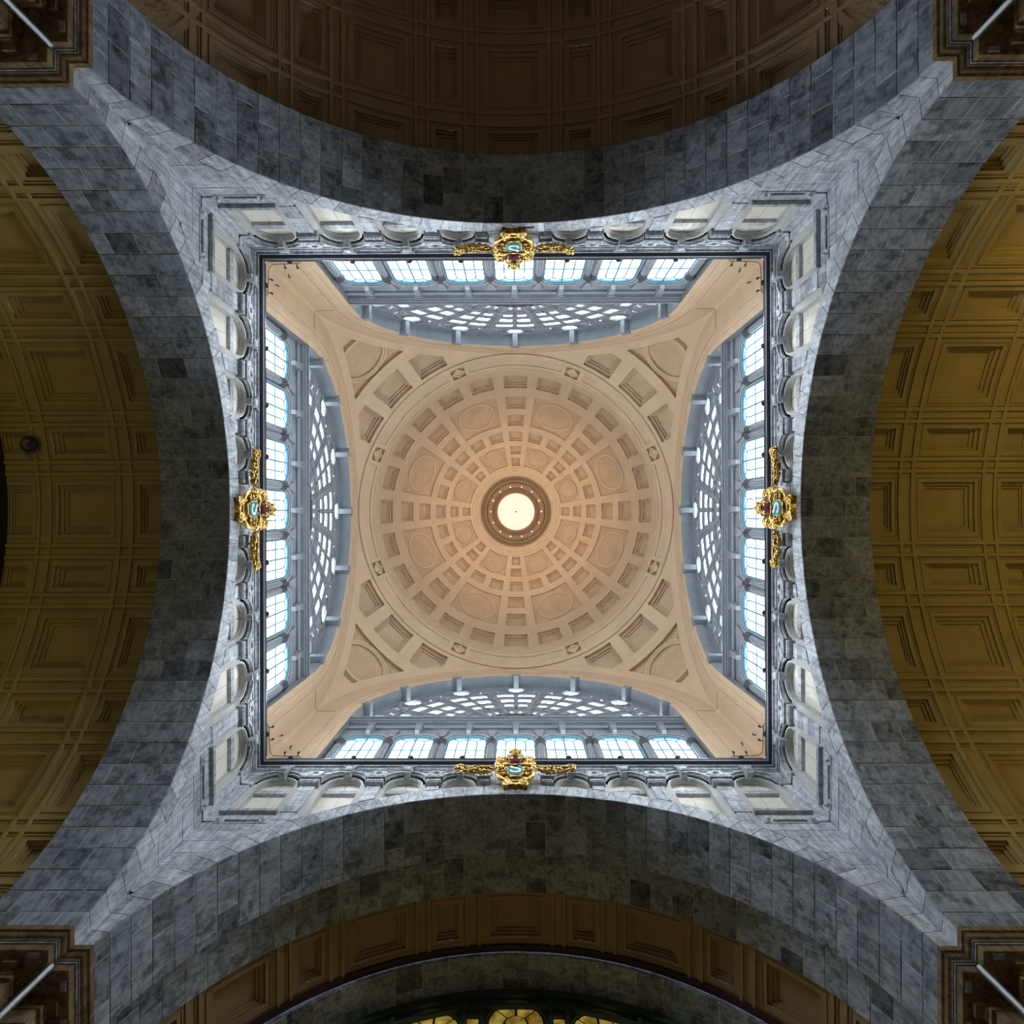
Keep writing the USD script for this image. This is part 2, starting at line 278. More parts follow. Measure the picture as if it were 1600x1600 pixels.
# ================================================================== crossing walls with their blind arcade
BAYS = [8.72, 6.28, 4.06, 2.06]
BAY_R = [.68, .66, .62, .56]
PIL = [7.48, 5.10, 2.96, 1.16]
RING = 10.32
disc = Point(0, ZS).buffer(R + .035, 128); ringdisc = Point(0, ZS).buffer(RING, 128)
def bay_open(xc, r): return half_disc(xc, 25.88, r, bottom=23.35)
for k in range(4):
    w = thing('wall_' + SIDE[k], 'grey blue stone wall with blind arcade above the great arch %s' % WHERE[k], 'wall', kind='structure')
    body = sbox(-10.4, 13.4, 10.4, 27.0).difference(disc)
    opens = unary_union([bay_open(s * x, r) for x, r in zip(BAYS, BAY_R) for s in (-1, 1)])
    part(w, 'wall_core', S(k, prism(body.difference(opens), D + .05, D + .42)), MORTAR)
    part(w, 'wall_backing', S(k, prism(body.difference(Point(0, ZS).buffer(R + .02, 96)), D + .55, D + .65)), MORTAR)
    # ring of voussoirs
    NV = 43; clip = sbox(-10.0, 13.8, 10.0, 30)
    for i in range(NV):
        t0, t1 = PI * i / NV, PI * (i + 1) / NV
        g = .0012
        q = Polygon(arc_pts(0, ZS, R + .035, t0 + g, t1 - g, 5) + arc_pts(0, ZS, RING + .1 * rng.random(), t1 - g, t0 + g, 5)).intersection(clip)
        if q.area > .02: part(w, 'voussoir', S(k, prism(q, D - .035, D + .06)), pick_wall())
    # coursed blocks
    free = sbox(-10, 14.0, 10, 26.98).difference(ringdisc.buffer(.11)).difference(opens.buffer(.30))
    z = 14.1; row = 0
    while z < 26.9:
        h = .72 if z < 22.5 else .56
        z1 = min(z + h, 26.97); x = -10 + (.55 if row % 2 else 0)
        edges = [-10.0]
        while x < 10: x += rng.uniform(.95, 1.35); edges.append(min(x, 10.0))
        for x0, x1 in zip(edges, edges[1:]):
            q = sbox(x0 + .008, z + .008, x1 - .008, z1 - .008).intersection(free)
            for p in polys(q):
                if p.area > .03: part(w, 'stone_block', S(k, prism(p, D - rng.uniform(0, .012), D + .06)), pick_wall())
        z = z1; row += 1
    # blind arcade
    outside = lambda g: g.difference(ringdisc.buffer(.12))
    for s in (-1, 1):
        for b, (xb, r) in enumerate(zip(BAYS, BAY_R)):
            xc = s * xb
            o = outside(bay_open(xc, r))
            for hx in (-1, 1):
                half = o.intersection(sbox(*sorted((xc + hx * .008, xc + hx * 2)), *(0, 0))) if False else o.intersection(sbox(min(xc + hx * .008, xc + hx * 2), 20, max(xc + hx * .008, xc + hx * 2), 30))
                part(w, 'blind_panel', S(k, prism(half, D + .33, D + .38)), CREAM, label='cream board closing the blind arch')
            part(w, 'transom', S(k, prism(sbox(xc - r, 25.42, xc + r, 25.72).intersection(o), D + .2, D + .36)), PALE_STONE)
            for r0, r1, d0 in ((r - .005, r + .06, D + .15), (r + .06, r + .15, D + .05), (r + .15, r + .23, D - .03), (r + .23, r + .33, D - .11), (r + .33, r + .38, D - .07)):
                a = Polygon(arc_pts(xc, 25.88, r1, 0, PI, 25) + arc_pts(xc, 25.88, r0, PI, 0, 25))
                legs = unary_union([sbox(*sorted((xc + t * r0, xc + t * r1))[:1], 23.35, sorted((xc + t * r0, xc + t * r1))[1], 25.88) for t in (-1, 1)]) if r1 < r + .1 else Polygon()
                part(w, 'archivolt', S(k, prism(outside(unary_union([a, legs])).intersection(sbox(-9.98, 13, 9.98, 26.97)), d0, D + .2)), CARVED)
            key = Polygon([(xc - .11, 26.42), (xc + .11, 26.42), (xc + .19, 27.0), (xc - .19, 27.0)])
            kp = part(w, 'keystone', S(k, prism(key, D - .20, D + .1)), CARVED)
            part(kp, 'scroll', S(k, cat_([lathe([(0, -.13), (.08, -.13), (.09, 0), (.08, .13), (0, .13)], (0, 0, 0), 12)])) if False else S(k, (lambda v, f: (np.column_stack([v[:, 2] + xc, v[:, 1] - (D - .2), v[:, 0] + 26.62]), f))(*lathe([(0, -.13), (.08, -.13), (.1, 0), (.08, .13), (0, .13)], n=12))), CARVED, 40)
            part(kp, 'leaf', S(k, cat_([ball((xc + t * .05, -(D - .22), 26.82 + .05 * u), .07, 1, (1, .6, 1.3)) for t in (-1, 0, 1) for u in (-1, 1)])), PALE_STONE, 60, kind='stuff')
        for b, xp in enumerate(PIL):
            xc = s * xp; hw = [.36, .31, .27, .2][b]
            sh = outside(sbox(xc - hw * .78, 23.35, xc + hw * .78, 25.6))
            for zz in np.arange(23.35, 25.58, .45):
                part(w, 'pilaster_block', S(k, prism(sh.intersection(sbox(-12, zz + .008, 12, min(zz + .442, 25.58))), D - .03, D + .05)), pick_wall())
            cp = part(w, 'capital', S(k, prism(outside(sbox(xc - hw, 25.58, xc + hw, 25.92)), D - .17, D + .05)), CARVED)
            part(cp, 'abacus', S(k, prism(outside(sbox(xc - hw - .05, 25.86, xc + hw + .05, 25.95)), D - .25, D + .02)), CARVED)
            part(cp, 'necking', S(k, prism(outside(sbox(xc - hw - .02, 25.55, xc + hw + .02, 25.62)), D - .17, D + .02)), CARVED)
            part(cp, 'tongue_row', S(k, cat_([bx(xc + u - .035, xc + u + .035, D - .19, D - .12, 25.66, 25.8) for u in np.linspace(-hw + .07, hw - .07, 5)])), PALE_STONE, kind='stuff')
            c0 = (xc, -(D - .14), 26.62)
            rp = part(w, 'rosette', S(k, ball(c0, .085, 1, (1, .8, 1))), CARVED, 60)
            part(rp, 'petal_ring', S(k, cat_([ball((xc + .22 * math.cos(t), -(D - .08), 26.62 + .17 * math.sin(t)), .10, 1, (1.2, .5, 1)) for t in np.arange(8) * PI / 4])), PALE_STONE, 60, kind='stuff')
        # corner capital that turns the corner, and the ledge under the first bay
        part(w, 'corner_capital', S(k, cat_([bx(*sorted((s * 9.72, s * 9.985)), D - .10, D, 25.62, 25.95), bx(*sorted((s * 9.55, s * 9.74)), D - .07, D, 25.66, 25.9)])), PALE_STONE)
        part(w, 'corner_pilaster', S(k, bx(*sorted((s * 9.62, s * 9.995)), D - .05, D + .05, 22.6, 25.58)), LIT_WALLS[0])
        lx0, lx1 = sorted((s * 7.78, s * 9.68))
        lp = part(w, 'ledge', S(k, bx(lx0, lx1, D - .16, D + .02, 23.12, 23.30)), CARVED, label='projecting ledge with dark underside')
        part(lp, 'apron', S(k, bx(lx0 + .08, lx1 - .08, D - .025, D + .02, 22.5, 23.13)), PALE_STONE)
        part(lp, 'sill_bar', S(k, bx(lx0 + .42, lx1 - .42, D - .085, D, 22.60, 22.67)), CARVED)
        for t in (lx0 + .24, lx1 - .24):
            part(lp, 'console', S(k, cat_([lathe([(0, -.13), (.06, -.13), (.08, -.09), (.17, -.07), (.18, 0), (0, 0)], (t, -D, 22.66), 16, 'd'), ball((t, -(D - .13), 22.60), .07, 1, (1, 1, 1.7))])), PALE_STONE, 40)
    part(w, 'frieze', S(k, prism(sbox(-1.0, 25.75, 1.0, 26.97).difference(ringdisc.buffer(.1)), D - .03, D + .05)), PALE_STONE)

# ================================================================== the four great arches: stone soffits
def P_arch(k, r):
    def P(t, d, h):
        rr = r - h
        return S(k, (np.column_stack([rr * np.sin(t), -d, ZS + rr * np.cos(t)]), np.zeros((0, 3), int)))[0]
    return P
def soffit(parent, k, r, d0, d1, n=43, name='soffit_block'):
    P = P_arch(k, r)
    part(parent, 'arch_core', grid(P, np.linspace(-PI / 2, PI / 2, 90), [d0 + .01, d1 - .01], -.012), MORTAR)
    L = d1 - d0
    for i in range(n):
        t0, t1 = -PI / 2 + PI * i / n, -PI / 2 + PI * (i + 1) / n
        if L > 1.6: cuts = [d0] + ([d0 + rng.uniform(.48, .62), d0 + rng.uniform(1.45, 1.62)] if i % 2 else [d0 + rng.uniform(.92, 1.1), d0 + rng.uniform(1.85, 1.98)]) + [d1]
        else: cuts = [d0, d0 + L * (.4 if i % 2 else .65), d1]
        for a, b in zip(cuts, cuts[1:]):
            part(parent, name, block(P, t0 + .0011, t1 - .0011, a + (.011 if a > d0 else 0), b - (.011 if b < d1 else 0), 2, .004 + rng.uniform(-.006, .006), (.0012, .012, .012)), pick_stone())
    ed = cat_([grid(lambda u, h, z, d=d: P(u, np.zeros_like(u) + d, h), np.linspace(-PI / 2, PI / 2, 90), [-.5, -.02]) for d in (d0 + .012, d1 - .005)])
    part(parent, 'arch_edge', ed, STONES[2])
for k in range(4):
    a = thing('stone_arch', 'broad coursed stone arch soffit %s' % WHERE[k], 'arch', kind='structure')
    soffit(a, k, R, D - .034, DEPTH if k != 2 else 12.12)
    if k == 2: soffit(a, k, R + .42, 12.14, 13.62, name='upper_soffit_block')

# ================================================================== coffered barrel vaults
BIG, SMALL = [0, 27.2, -27.2, 54.4, -54.4, 81.5, -81.5], [13.7, -13.7, 40.9, -40.9, 68.0, -68.0]
def vault(k):
    v = thing('barrel_vault', 'coffered %s barrel vault beyond the great arch %s' % (('dark brown', 'yellow olive', 'narrow brown', 'dim olive')[k], WHERE[k]), 'vault', kind='structure')
    RV = globals()['RV'] if k != 2 else R + .54
    P = P_arch(k, RV); VAULT = VAULT_DIM if k in (0, 2) else globals()['VAULT']
    if k == 2: rows = [(13.95, 15.22, 1)]; rib_d = []; dA, dB = 13.62, 15.6
    else: rows = [(12.2, 13.28, 0), (14.34, 16.20, 1), (17.14, 18.0, 0)]; rib_d = [13.55, 13.98, 16.46, 16.88]; dA, dB = DEPTH - .1, 18.5
    rad = math.radians
    cols = [(rad(c - 5.1), rad(c + 5.1), 1) for c in BIG] + [(rad(c - 2.25), rad(c + 2.25), 0) for c in SMALL]
    ok = lambda t0, t1, d0, d1: not (k == 0 and min(abs(t0), abs(t1)) > rad(58)) and max(abs(t0), abs(t1)) < rad(88)
    holes = [(t0, t1, d0, d1, b, c) for t0, t1, b in cols for d0, d1, c in rows if ok(t0, t1, d0, d1)]
    us = sorted(set(np.round(np.concatenate([np.linspace(-PI / 2, PI / 2, 91), [x for c in cols for x in c[:2]]]), 5)))
    vs = sorted(set(np.round(np.concatenate([np.linspace(dA, dB, 14 if k else 40), [x for r_ in rows for x in r_[:2]]]), 5)))
    us, vs = np.array(us), np.array(vs); vs = vs[(vs >= dA - 1e-6) & (vs <= dB + 1e-6)]
    pts, f = grid(P, us, vs)
    U, V = np.meshgrid(us, vs, indexing='ij'); uv = np.column_stack([U.ravel(), V.ravel()]); c = uv[f].mean(1)
    keep = np.ones(len(f), bool)
    for t0, t1, d0, d1, *_ in holes: keep &= ~((c[:, 0] > t0) & (c[:, 0] < t1) & (c[:, 1] > d0) & (c[:, 1] < d1))
    if k == 0:
        zz = ZS + RV * np.cos(c[:, 0]); keep &= ~(((c[:, 1] - 15.2) ** 2 + (zz - 16.3) ** 2 < 3.62 ** 2) & (abs(c[:, 0]) > 1.0))
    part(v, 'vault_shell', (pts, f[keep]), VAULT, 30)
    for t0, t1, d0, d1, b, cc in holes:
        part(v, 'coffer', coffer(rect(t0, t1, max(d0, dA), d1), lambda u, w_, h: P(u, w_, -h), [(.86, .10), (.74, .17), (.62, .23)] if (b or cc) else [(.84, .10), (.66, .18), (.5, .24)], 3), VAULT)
    rt = [rad(s * (c + o)) for c in (0, 27.2, 54.4) for o in (7.35, 9.75) for s in (-1, 1)] + [rad(s * (c - o)) for c in (27.2, 54.4, 81.5) for o in (7.35, 9.75) for s in (-1, 1)]
    for t in rt:
        if k == 0 and abs(t) > rad(66): continue
        part(v, 'long_rib', block(lambda u, w_, h: P(w_, u, h), dA, dB, t - .006, t + .006, 1, .065, (.001, .001, .012)), VAULT)
        part(v, 'long_fillet', block(lambda u, w_, h: P(w_, u, h), dA, dB, t + .013 * np.sign(t) - .002, t + .013 * np.sign(t) + .002, 1, .03, (.001, .0005, .006)), VAULT)
    for d in rib_d:
        part(v, 'cross_rib', block(P, -rad(70 if k == 0 else 88), rad(70 if k == 0 else 88), d - .06, d + .06, 60, .07, (.0005, .008, .012)), VAULT)
    # raised frame round each coffer
    for t0, t1, d0, d1, b, cc in holes:
        if d1 - d0 < 1 and not b and k != 2: continue
        e = .018; g = .16
        ring = resample(rect(t0 - e, t1 + e, max(d0 - g, dA), d1 + g), 3); c_ = ring.mean(0)
        q = [P(*(c_ + (ring - c_) * s).T, np.zeros(len(ring)) + h) for s, h in ((1.0, -.01), (1.0, .03), (.97, .03), (.97, -.01))]
        part(v, 'coffer_frame', loft(q), VAULT)
    # end of the vault: a dark arch, then the end wall
    if k != 2:
        e0 = 18.02
        Q = P_arch(k, RV - .55)
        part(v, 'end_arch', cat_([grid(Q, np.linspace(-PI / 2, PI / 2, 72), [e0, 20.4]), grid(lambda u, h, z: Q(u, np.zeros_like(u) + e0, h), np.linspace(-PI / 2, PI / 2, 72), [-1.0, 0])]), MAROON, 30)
    else:
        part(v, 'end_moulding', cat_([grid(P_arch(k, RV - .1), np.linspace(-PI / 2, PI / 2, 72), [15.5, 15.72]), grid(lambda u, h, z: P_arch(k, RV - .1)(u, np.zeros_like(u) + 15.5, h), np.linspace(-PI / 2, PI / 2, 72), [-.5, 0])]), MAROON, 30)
        soffit(v, k, RV - .3, 15.72, 17.0, n=33, name='inner_arch_block')
    if k == 0:   # round side openings cut into the foot of this vault
        for s in (-1, 1):
            a_ = np.linspace(-.3, PI + .3, 60)
            def Q(r, off, a_=a_, s=s):
                d = 15.2 + r * np.cos(a_); z = 16.3 + r * np.sin(a_)
                x = np.sqrt(np.maximum(RV ** 2 - (z - ZS) ** 2, .01)) + off
                return S(k, (np.column_stack([s * x, -d, z]), np.zeros((0, 3), int)))[0]
            part(v, 'opening_trim', loft([Q(3.72, .02), Q(3.72, -.05), Q(3.5, -.05), Q(3.46, .02), Q(3.46, .35)], close=False), VAULT)
            tube_ = np.column_stack([np.full(60, 0.0), -(15.2 + 3.46 * np.cos(a_)), 16.3 + 3.46 * np.sin(a_)])
            part(v, 'opening_reveal', S(k, loft([tube_ + np.array([s * 8.2, 0, 0]), tube_ + np.array([s * 12.5, 0, 0])], close=False)) if False else S(k, loft([np.column_stack([s * (np.sqrt(np.maximum(RV ** 2 - (tube_[:, 2] - ZS) ** 2, .01)) + .3), tube_[:, 1], tube_[:, 2]]), tube_ + np.array([s * 13.0, 0, 0])], close=False)), MARBLE, 30)
            part(v, 'opening_back', S(k, bx(*sorted((s * 13.0, s * 13.1)), 11.0, 19.4, 12, 20.5)), MARBLE)
for k in range(4): vault(k)

# ================================================================== window wall at the bottom, green iron with yellow lit glass
gw = thing('window_40', 'green iron arched window wall with yellow lit panes at the bottom edge', 'window', kind='structure')
def gprism(g, d0, d1): return S(2, prism(g, d0, d1))
g_out = Point(0, ZS).buffer(9.98, 96).intersection(sbox(-10, 14, 10, 30))
g_lights = []
for xc, hw, zt in ((0, .95, 24.62), (-2.75, .95, 24.2), (2.75, .95, 24.2)):
    g_lights.append(half_disc(xc, zt - hw, hw, bottom=15.0))
side_l = [Polygon([(s * 4.3, 15), (s * 4.3, 23.0), (s * 4.3 + s * 1.6, 22.6), (s * 7.6, 20.7), (s * 8.5, 15)]).intersection(Point(0, ZS).buffer(9.0, 64)) for s in (-1, 1)]
slim = [sbox(x - .22, 15, x + .22, 23.9) for x in (-1.45, 1.45)]
head = [Polygon(arc_pts(0, ZS, 9.35, a0, a1, 10) + arc_pts(0, ZS, 9.05 if True else 0, a1, a0, 10)) for a0, a1 in ((1.15, 1.42), (1.44, 1.70), (1.72, 1.99))]
allg = unary_union(g_lights + side_l + slim)
part(gw, 'back_plate', gprism(g_out, 17.22, 17.3), GREEN)
part(gw, 'iron_frame', gprism(g_out.difference(allg.buffer(.02)), 17.05, 17.2), GREEN)
for r0, r1 in ((9.52, 9.84), (9.0, 9.12)):
    part(gw, 'frame_rib', gprism(Polygon(arc_pts(0, ZS, r1, .3, PI - .3, 48) + arc_pts(0, ZS, r0, PI - .3, .3, 48)), 16.9, 17.06), GREEN)
for x in (-4.1, -1.75, -1.15, 1.15, 1.75, 4.1): part(gw, 'mullion', gprism(sbox(x - .07, 15, x + .07, ZS + math.sqrt(9.4 ** 2 - x * x)), 16.92, 17.1), GREEN)
for q in g_lights:
    x0, z0, x1, z1 = q.bounds; xc = (x0 + x1) / 2; hw = (x1 - x0) / 2; zs_ = z1 - hw
    inner = half_disc(xc, zs_, hw * .42, bottom=15)
    cells = [inner] + [q.difference(inner).intersection(c) for c in (Polygon([(xc, zs_)] + arc_pts(xc, zs_, 3, a, b, 6)) for a, b in ((0, PI / 4), (PI / 4, PI / 2), (PI / 2, 3 * PI / 4), (3 * PI / 4, PI)))] + [q.difference(inner).intersection(sbox(x0, 15, xc, zs_)), q.difference(inner).intersection(sbox(xc, 15, x1, zs_))]
    for c in cells: part(gw, 'pane', gprism(c.buffer(-.045), 17.16, 17.21), YELLOW)
for q in side_l + slim:
    x0, z0, x1, z1 = q.bounds
    for xa in np.arange(x0, x1, .8):
        part(gw, 'pane', gprism(q.intersection(sbox(xa, 15, xa + .8, 30)).buffer(-.03), 17.16, 17.21), YELLOW)

# ================================================================== pier entablatures in the corners
def pier_path(p, far=19.0): return [(9.6 - p, -far), (9.6 - p, -10 + p), (10 - p, -10 + p), (10 - p, -9.6 + p), (far, -9.6 + p)]
def sweep(profile, far=19.0):
    rings = [np.array([(x, y, z) for x, y in pier_path(p, far)], float) for p, z in profile]
    return loft(rings, close=False)
TR = ['top right', 'bottom right', 'bottom left', 'top left']
for k in range(4):
    t = thing('trim_%d' % (k + 1), 'brown marble pier entablature with stepped cornice in the %s corner' % TR[k], 'cornice', kind='structure')
    part(t, 'cornice_top', S(k, sweep([(-.3, 14.34), (1.10, 14.34), (1.10, 14.2), (1.06, 14.17)])), MARBLE)
    part(t, 'cyma', S(k, sweep([(1.06, 14.17), (1.03, 14.10), (.985, 14.06), (.985, 14.02)])), MARBLE)
    part(t, 'fillet', S(k, sweep([(.985, 14.02), (.965, 14.02), (.965, 13.97), (.94, 13.96)])), STONES[1], label='pale fillet of the cornice')
    part(t, 'corona', S(k, sweep([(.94, 13.96), (.94, 13.78), (.915, 13.76), (.46, 13.76)])), MARBLE)
    part(t, 'bed_moulding', S(k, sweep([(.46, 13.76), (.44, 13.66), (.38, 13.62), (.36, 13.54), (.27, 13.50)])), MARBLE)
    part(t, 'frieze', S(k, sweep([(.27, 13.50), (.27, 12.95)])), MARBLE)
    part(t, 'architrave', S(k, sweep([(.27, 12.95), (.40, 12.92), (.40, 12.82), (.34, 12.80), (.34, 12.6), (.30, 12.58), (.30, 12.3), (.1, 12.28), (.1, -EYE)])), MARBLE)
    for i in range(5):
        for sw in (0, 1):
            y = -9.72 - i * .78
            def put(x0, x1, y0, y1, z0, z1):
                m = bx(x0, x1, -y1, -y0, z0, z1)
                if sw: m = (np.column_stack([-m[0][:, 1], -m[0][:, 0], m[0][:, 2]]), m[1])
                return S(k, m)
            part(t, 'modillion', cat_([put(9.6 - .80, 9.6 - .40, y - .13, y + .13, 13.62, 13.77), put(9.6 - .66, 9.6 - .25, y - .11, y + .11, 13.50, 13.62)]), MARBLE)
            part(t, 'soffit_plate', put(9.6 - .90, 9.6 - .80, y + .28, y + .50, 13.735, 13.765), PALE_STONE)
    # pilasters that step the frieze forward beside the corner
    for sw in (0, 1):
        for (p, z0, z1) in ((.64, 13.40, 13.49), (.58, 13.14, 13.40), (.62, 13.02, 13.14), (.46, 12.3, 13.02)):
            part(t, 'pilaster_head', (lambda m: S(k, m if not sw else (np.column_stack([-m[0][:, 1], -m[0][:, 0], m[0][:, 2]]), m[1])))(bx(9.6 - p, 9.6, 9.72 - p * .3, 11.9 + p * .3, z0, z1)), MARBLE)
        part(t, 'pilaster', (lambda m: S(k, m if not sw else (np.column_stack([-m[0][:, 1], -m[0][:, 0], m[0][:, 2]]), m[1])))(bx(9.6 - .40, 9.6, 9.75, 11.8, -EYE, 12.3)), MARBLE)
    px = S(k, (np.array([[8.25, -8.25, 0.0]]), np.zeros((0, 3), int)))[0][0]
    pole = thing('pole', 'slender bright steel pole standing by the %s pier' % TR[k], 'pole', (px[0], px[1], 0), group=None)
    part(pole, 'shaft', lathe([(.075, .12), (.085, 6.0), (.065, 6.05), (.065, 12.62 + ZO)], (px[0], px[1], 0), 20), STEEL, 30)
    part(pole, 'cap', lathe([(.065, 12.62 + ZO), (.05, 12.66 + ZO), (0, 12.68 + ZO)], (px[0], px[1], 0), 20), STEEL, 30)
    part(pole, 'base', lathe([(0, 0), (.22, 0), (.22, .06), (.1, .12), (0, .12)], (px[0], px[1], 0), 20), STEEL, 30)

# ================================================================== gallery cornice round the square opening
def mitred(profile):
    rings = [np.array([(-d, -d, z), (d, -d, z)], float) for d, z in profile]
    return loft(rings, close=False)
for k in range(4):
    t = thing('trim_%d' % (k + 5), 'dark moulded gallery cornice along the %s edge of the square opening' % SHORT[k], 'cornice', kind='structure')
    part(t, 'architrave', S(k, mitred([(10.02, 26.94), (9.955, 26.94), (9.955, 27.02), (9.93, 27.02)])), CARVED)
    part(t, 'pale_fillet', S(k, mitred([(9.93, 27.02), (9.90, 27.03), (9.90, 27.10), (9.87, 27.10)])), PALE_STONE)
    part(t, 'ovolo', S(k, mitred([(9.87, 27.10), (9.86, 27.15), (9.84, 27.17), (9.82, 27.17)])), STONES[6])
    part(t, 'upper_fillet', S(k, mitred([(9.82, 27.17), (9.83, 27.24), (9.825, 27.25)])), PALE_STONE)
    part(t, 'shaded_soffit', S(k, mitred([(9.825, 27.25), (9.82, 27.29), (9.69, 27.30)])), IRON_DARK)  # near-black colour paints the shade under the cornice edge
    part(t, 'edge', S(k, mitred([(9.69, 27.30), (9.685, 27.35), (9.665, 27.36)])), IRON)
    part(t, 'edge_lip', S(k, mitred([(9.665, 27.36), (9.65, 27.45), (9.665, 27.47), (11.2, 27.47)])), IRON_DARK)
    for s in (-1, 1):
        for xb in BAYS:
            part(t, 'cornice_break', S(k, cat_([bx(s * xb - .24, s * xb + .24, 9.80, 9.97, 26.97, 27.06), bx(s * xb - .27, s * xb + .27, 9.775, 9.95, 27.06, 27.13)])), CARVED)
    rl = thing('railing', 'low dark railing with small finials on the %s gallery edge' % SHORT[k], 'railing', tuple(spt(k, 0, 9.72, 27.47)))
    part(rl, 'rail', S(k, tube([(x, -9.70, 27.62) for x in np.linspace(-9.6, 9.6, 3)], .018, 6)), IRON_DARK)
    part(rl, 'rail', S(k, tube([(x, -9.72, 27.54) for x in np.linspace(-9.6, 9.6, 3)], .014, 6)), IRON_DARK)
    for x in [s * b for b in BAYS for s in (-1, 1)] + [0.0]:
        part(rl, 'finial', S(k, lathe([(0, 27.40), (.05, 27.44), (.11, 27.47), (.12, 27.52), (.05, 27.58), (.04, 27.64), (0, 27.66)], (x, -9.665, 0), 12)), IRON_DARK, 40)

# ================================================================== gallery window wall: seven arched windows, half columns, entablature
WX = [0, 2.15, 4.50, 6.74]; WHW = .865; DW = 10.32
def win_shape(xc, hw=WHW, top=32.25, rise=.72, bottom=28.2, pw=2.6):
    t = np.linspace(0, PI, 29)
    pts = [(xc + hw * np.sign(math.cos(a)) * abs(math.cos(a)) ** (2 / pw), top - rise + rise * abs(math.sin(a)) ** (2 / pw)) for a in t]
    return Polygon([(xc + hw, bottom)] + pts + [(xc - hw, bottom)])
ORD = ['first', 'second', 'third', 'middle', 'fifth', 'sixth', 'seventh']
wn = 0
for k in range(4):
    g = thing('gallery_wall', 'grey painted iron gallery wall with half columns under the %s lunette' % SHORT[k], 'wall', kind='structure')
    xs = [-6.74, -4.50, -2.15, 0, 2.15, 4.50, 6.74]
    holes = unary_union([win_shape(x) for x in xs])
    part(g, 'wall_plate', S(k, prism(sbox(-8.05, 27.3, 8.05, 33.4).difference(holes), DW, DW + .12)), IRON)
    for i, x in enumerate(xs):
        for e0, e1, d0 in ((.0, .07, DW - .06), (.07, .17, DW - .13), (.17, .23, DW - .09)):
            part(g, 'archivolt', S(k, prism(win_shape(x, WHW + e1, 32.25 + e1, .72 + e1 * .7).difference(win_shape(x, WHW + e0, 32.25 + e0, .72 + e0 * .7, 28)).intersection(sbox(x - 1.12, 31.2 if e0 > 0 else 28, x + 1.12, 34)), d0, DW + .02)), IRON)
        part(g, 'keystone', S(k, prism(Polygon([(x - .10, 32.3), (x + .10, 32.3), (x + .15, 33.25), (x - .15, 33.25)]), DW - .30, DW)), IRON)
        part(g, 'keystone_foot', S(k, bx(x - .17, x + .17, DW - .34, DW, 33.16, 33.3)), IRON)
    for x in (1.08, -1.08, 3.20, -3.20, 3.46, -3.46, 5.62, -5.62, 7.72, -7.72):
        r = .15 if abs(abs(x) - 3.33) > .3 else .125
        c = part(g, 'half_column', S(k, lathe([(r * 1.3, 28.2), (r * 1.3, 28.6), (r, 28.7), (r * .92, 30.85)], (x, -(DW - .06), 0), 14)), IRON, 40)
        part(c, 'capital', S(k, lathe([(r, 30.85), (r * 1.25, 30.9), (r, 30.95), (r * 1.15, 31.1), (r * 1.6, 31.2), (r * 1.6, 31.28), (0, 31.28)], (x, -(DW - .06), 0), 14)), IRON_DARK, 40)
        part(c, 'fluting', S(k, cat_([tube([(x + r * .98 * math.cos(a), -(DW - .06) + r * .98 * math.sin(a), z) for z in (28.75, 30.8)], .018, 5) for a in np.linspace(.3, PI - .3, 5)])), IRON, kind='stuff')
    for x in (1.08, -1.08, 3.33, -3.33, 5.62, -5.62):
        part(g, 'spandrel_plate', S(k, prism(Polygon([(x - .1, 32.0), (x + .1, 32.0), (x + .24, 32.95), (x - .24, 32.95)]), DW - .12, DW)), IRON)
    for j, (p0, p1, d0, m) in enumerate(((33.30, 33.46, DW - .10, IRON), (33.46, 33.9, DW - .04, IRON), (33.9, 34.02, DW - .2, IRON), (34.02, 34.16, DW - .28, IRON), (34.16, 34.26, DW - .22, IRON), (34.26, 34.42, DW - .34, IRON))):
        part(g, ('entablature_fascia', 'entablature_frieze', 'bed_moulding', 'cornice', 'cornice_fillet', 'cornice_crown')[j], S(k, bx(-8.02, 8.02, d0, 10.9, p0, p1)), m)
    # windows
    for i, x in enumerate(xs):
        wn += 1
        sgn = 'from the left' if k in (0, 2) else 'from the top'
        idx = i if k in (0, 1) else 6 - i
        wd = thing('window_%d' % wn, '%s bright arched gallery window %s on the %s side' % (ORD[idx], sgn if idx != 3 else 'of seven', SHORT[k]), 'window', tuple(spt(k, x, DW, 28.2)), kind='structure')
        sh = win_shape(x, WHW + .01, 32.26)
        inner = win_shape(x, .46, 32.02, .55)
        part(wd, 'frame', S(k, prism(sh.difference(sh.buffer(-.06)), DW + .0, DW + .10)), TEAL)
        bars = [sbox(x - .028, 28.2, x + .028, 32.3), sbox(x - .9, 29.455, x + .9, 29.545), sbox(x - .9, 30.65, x + .9, 30.695), inner.difference(inner.buffer(-.042)),
                LineString([(x - .40, 31.85), (x - .75, 32.2)]).buffer(.022), LineString([(x + .40, 31.85), (x + .75, 32.2)]).buffer(.022)]
        part(wd, 'glazing_bar', S(k, prism(unary_union(bars).intersection(sh), DW + .05, DW + .09)), TEAL)
        for a, b in zip((-.87, -.46, 0, .46), (-.46, 0, .46, .87)):
            for z0, z1 in ((28.2, 29.5), (29.5, 30.67), (30.67, 32.3)):
                part(wd, 'pane', S(k, prism(sbox(x + a + .004, z0 + .004, x + b - .004, z1 - .004).intersection(sh), DW + .085, DW + .095)), PANE_M)

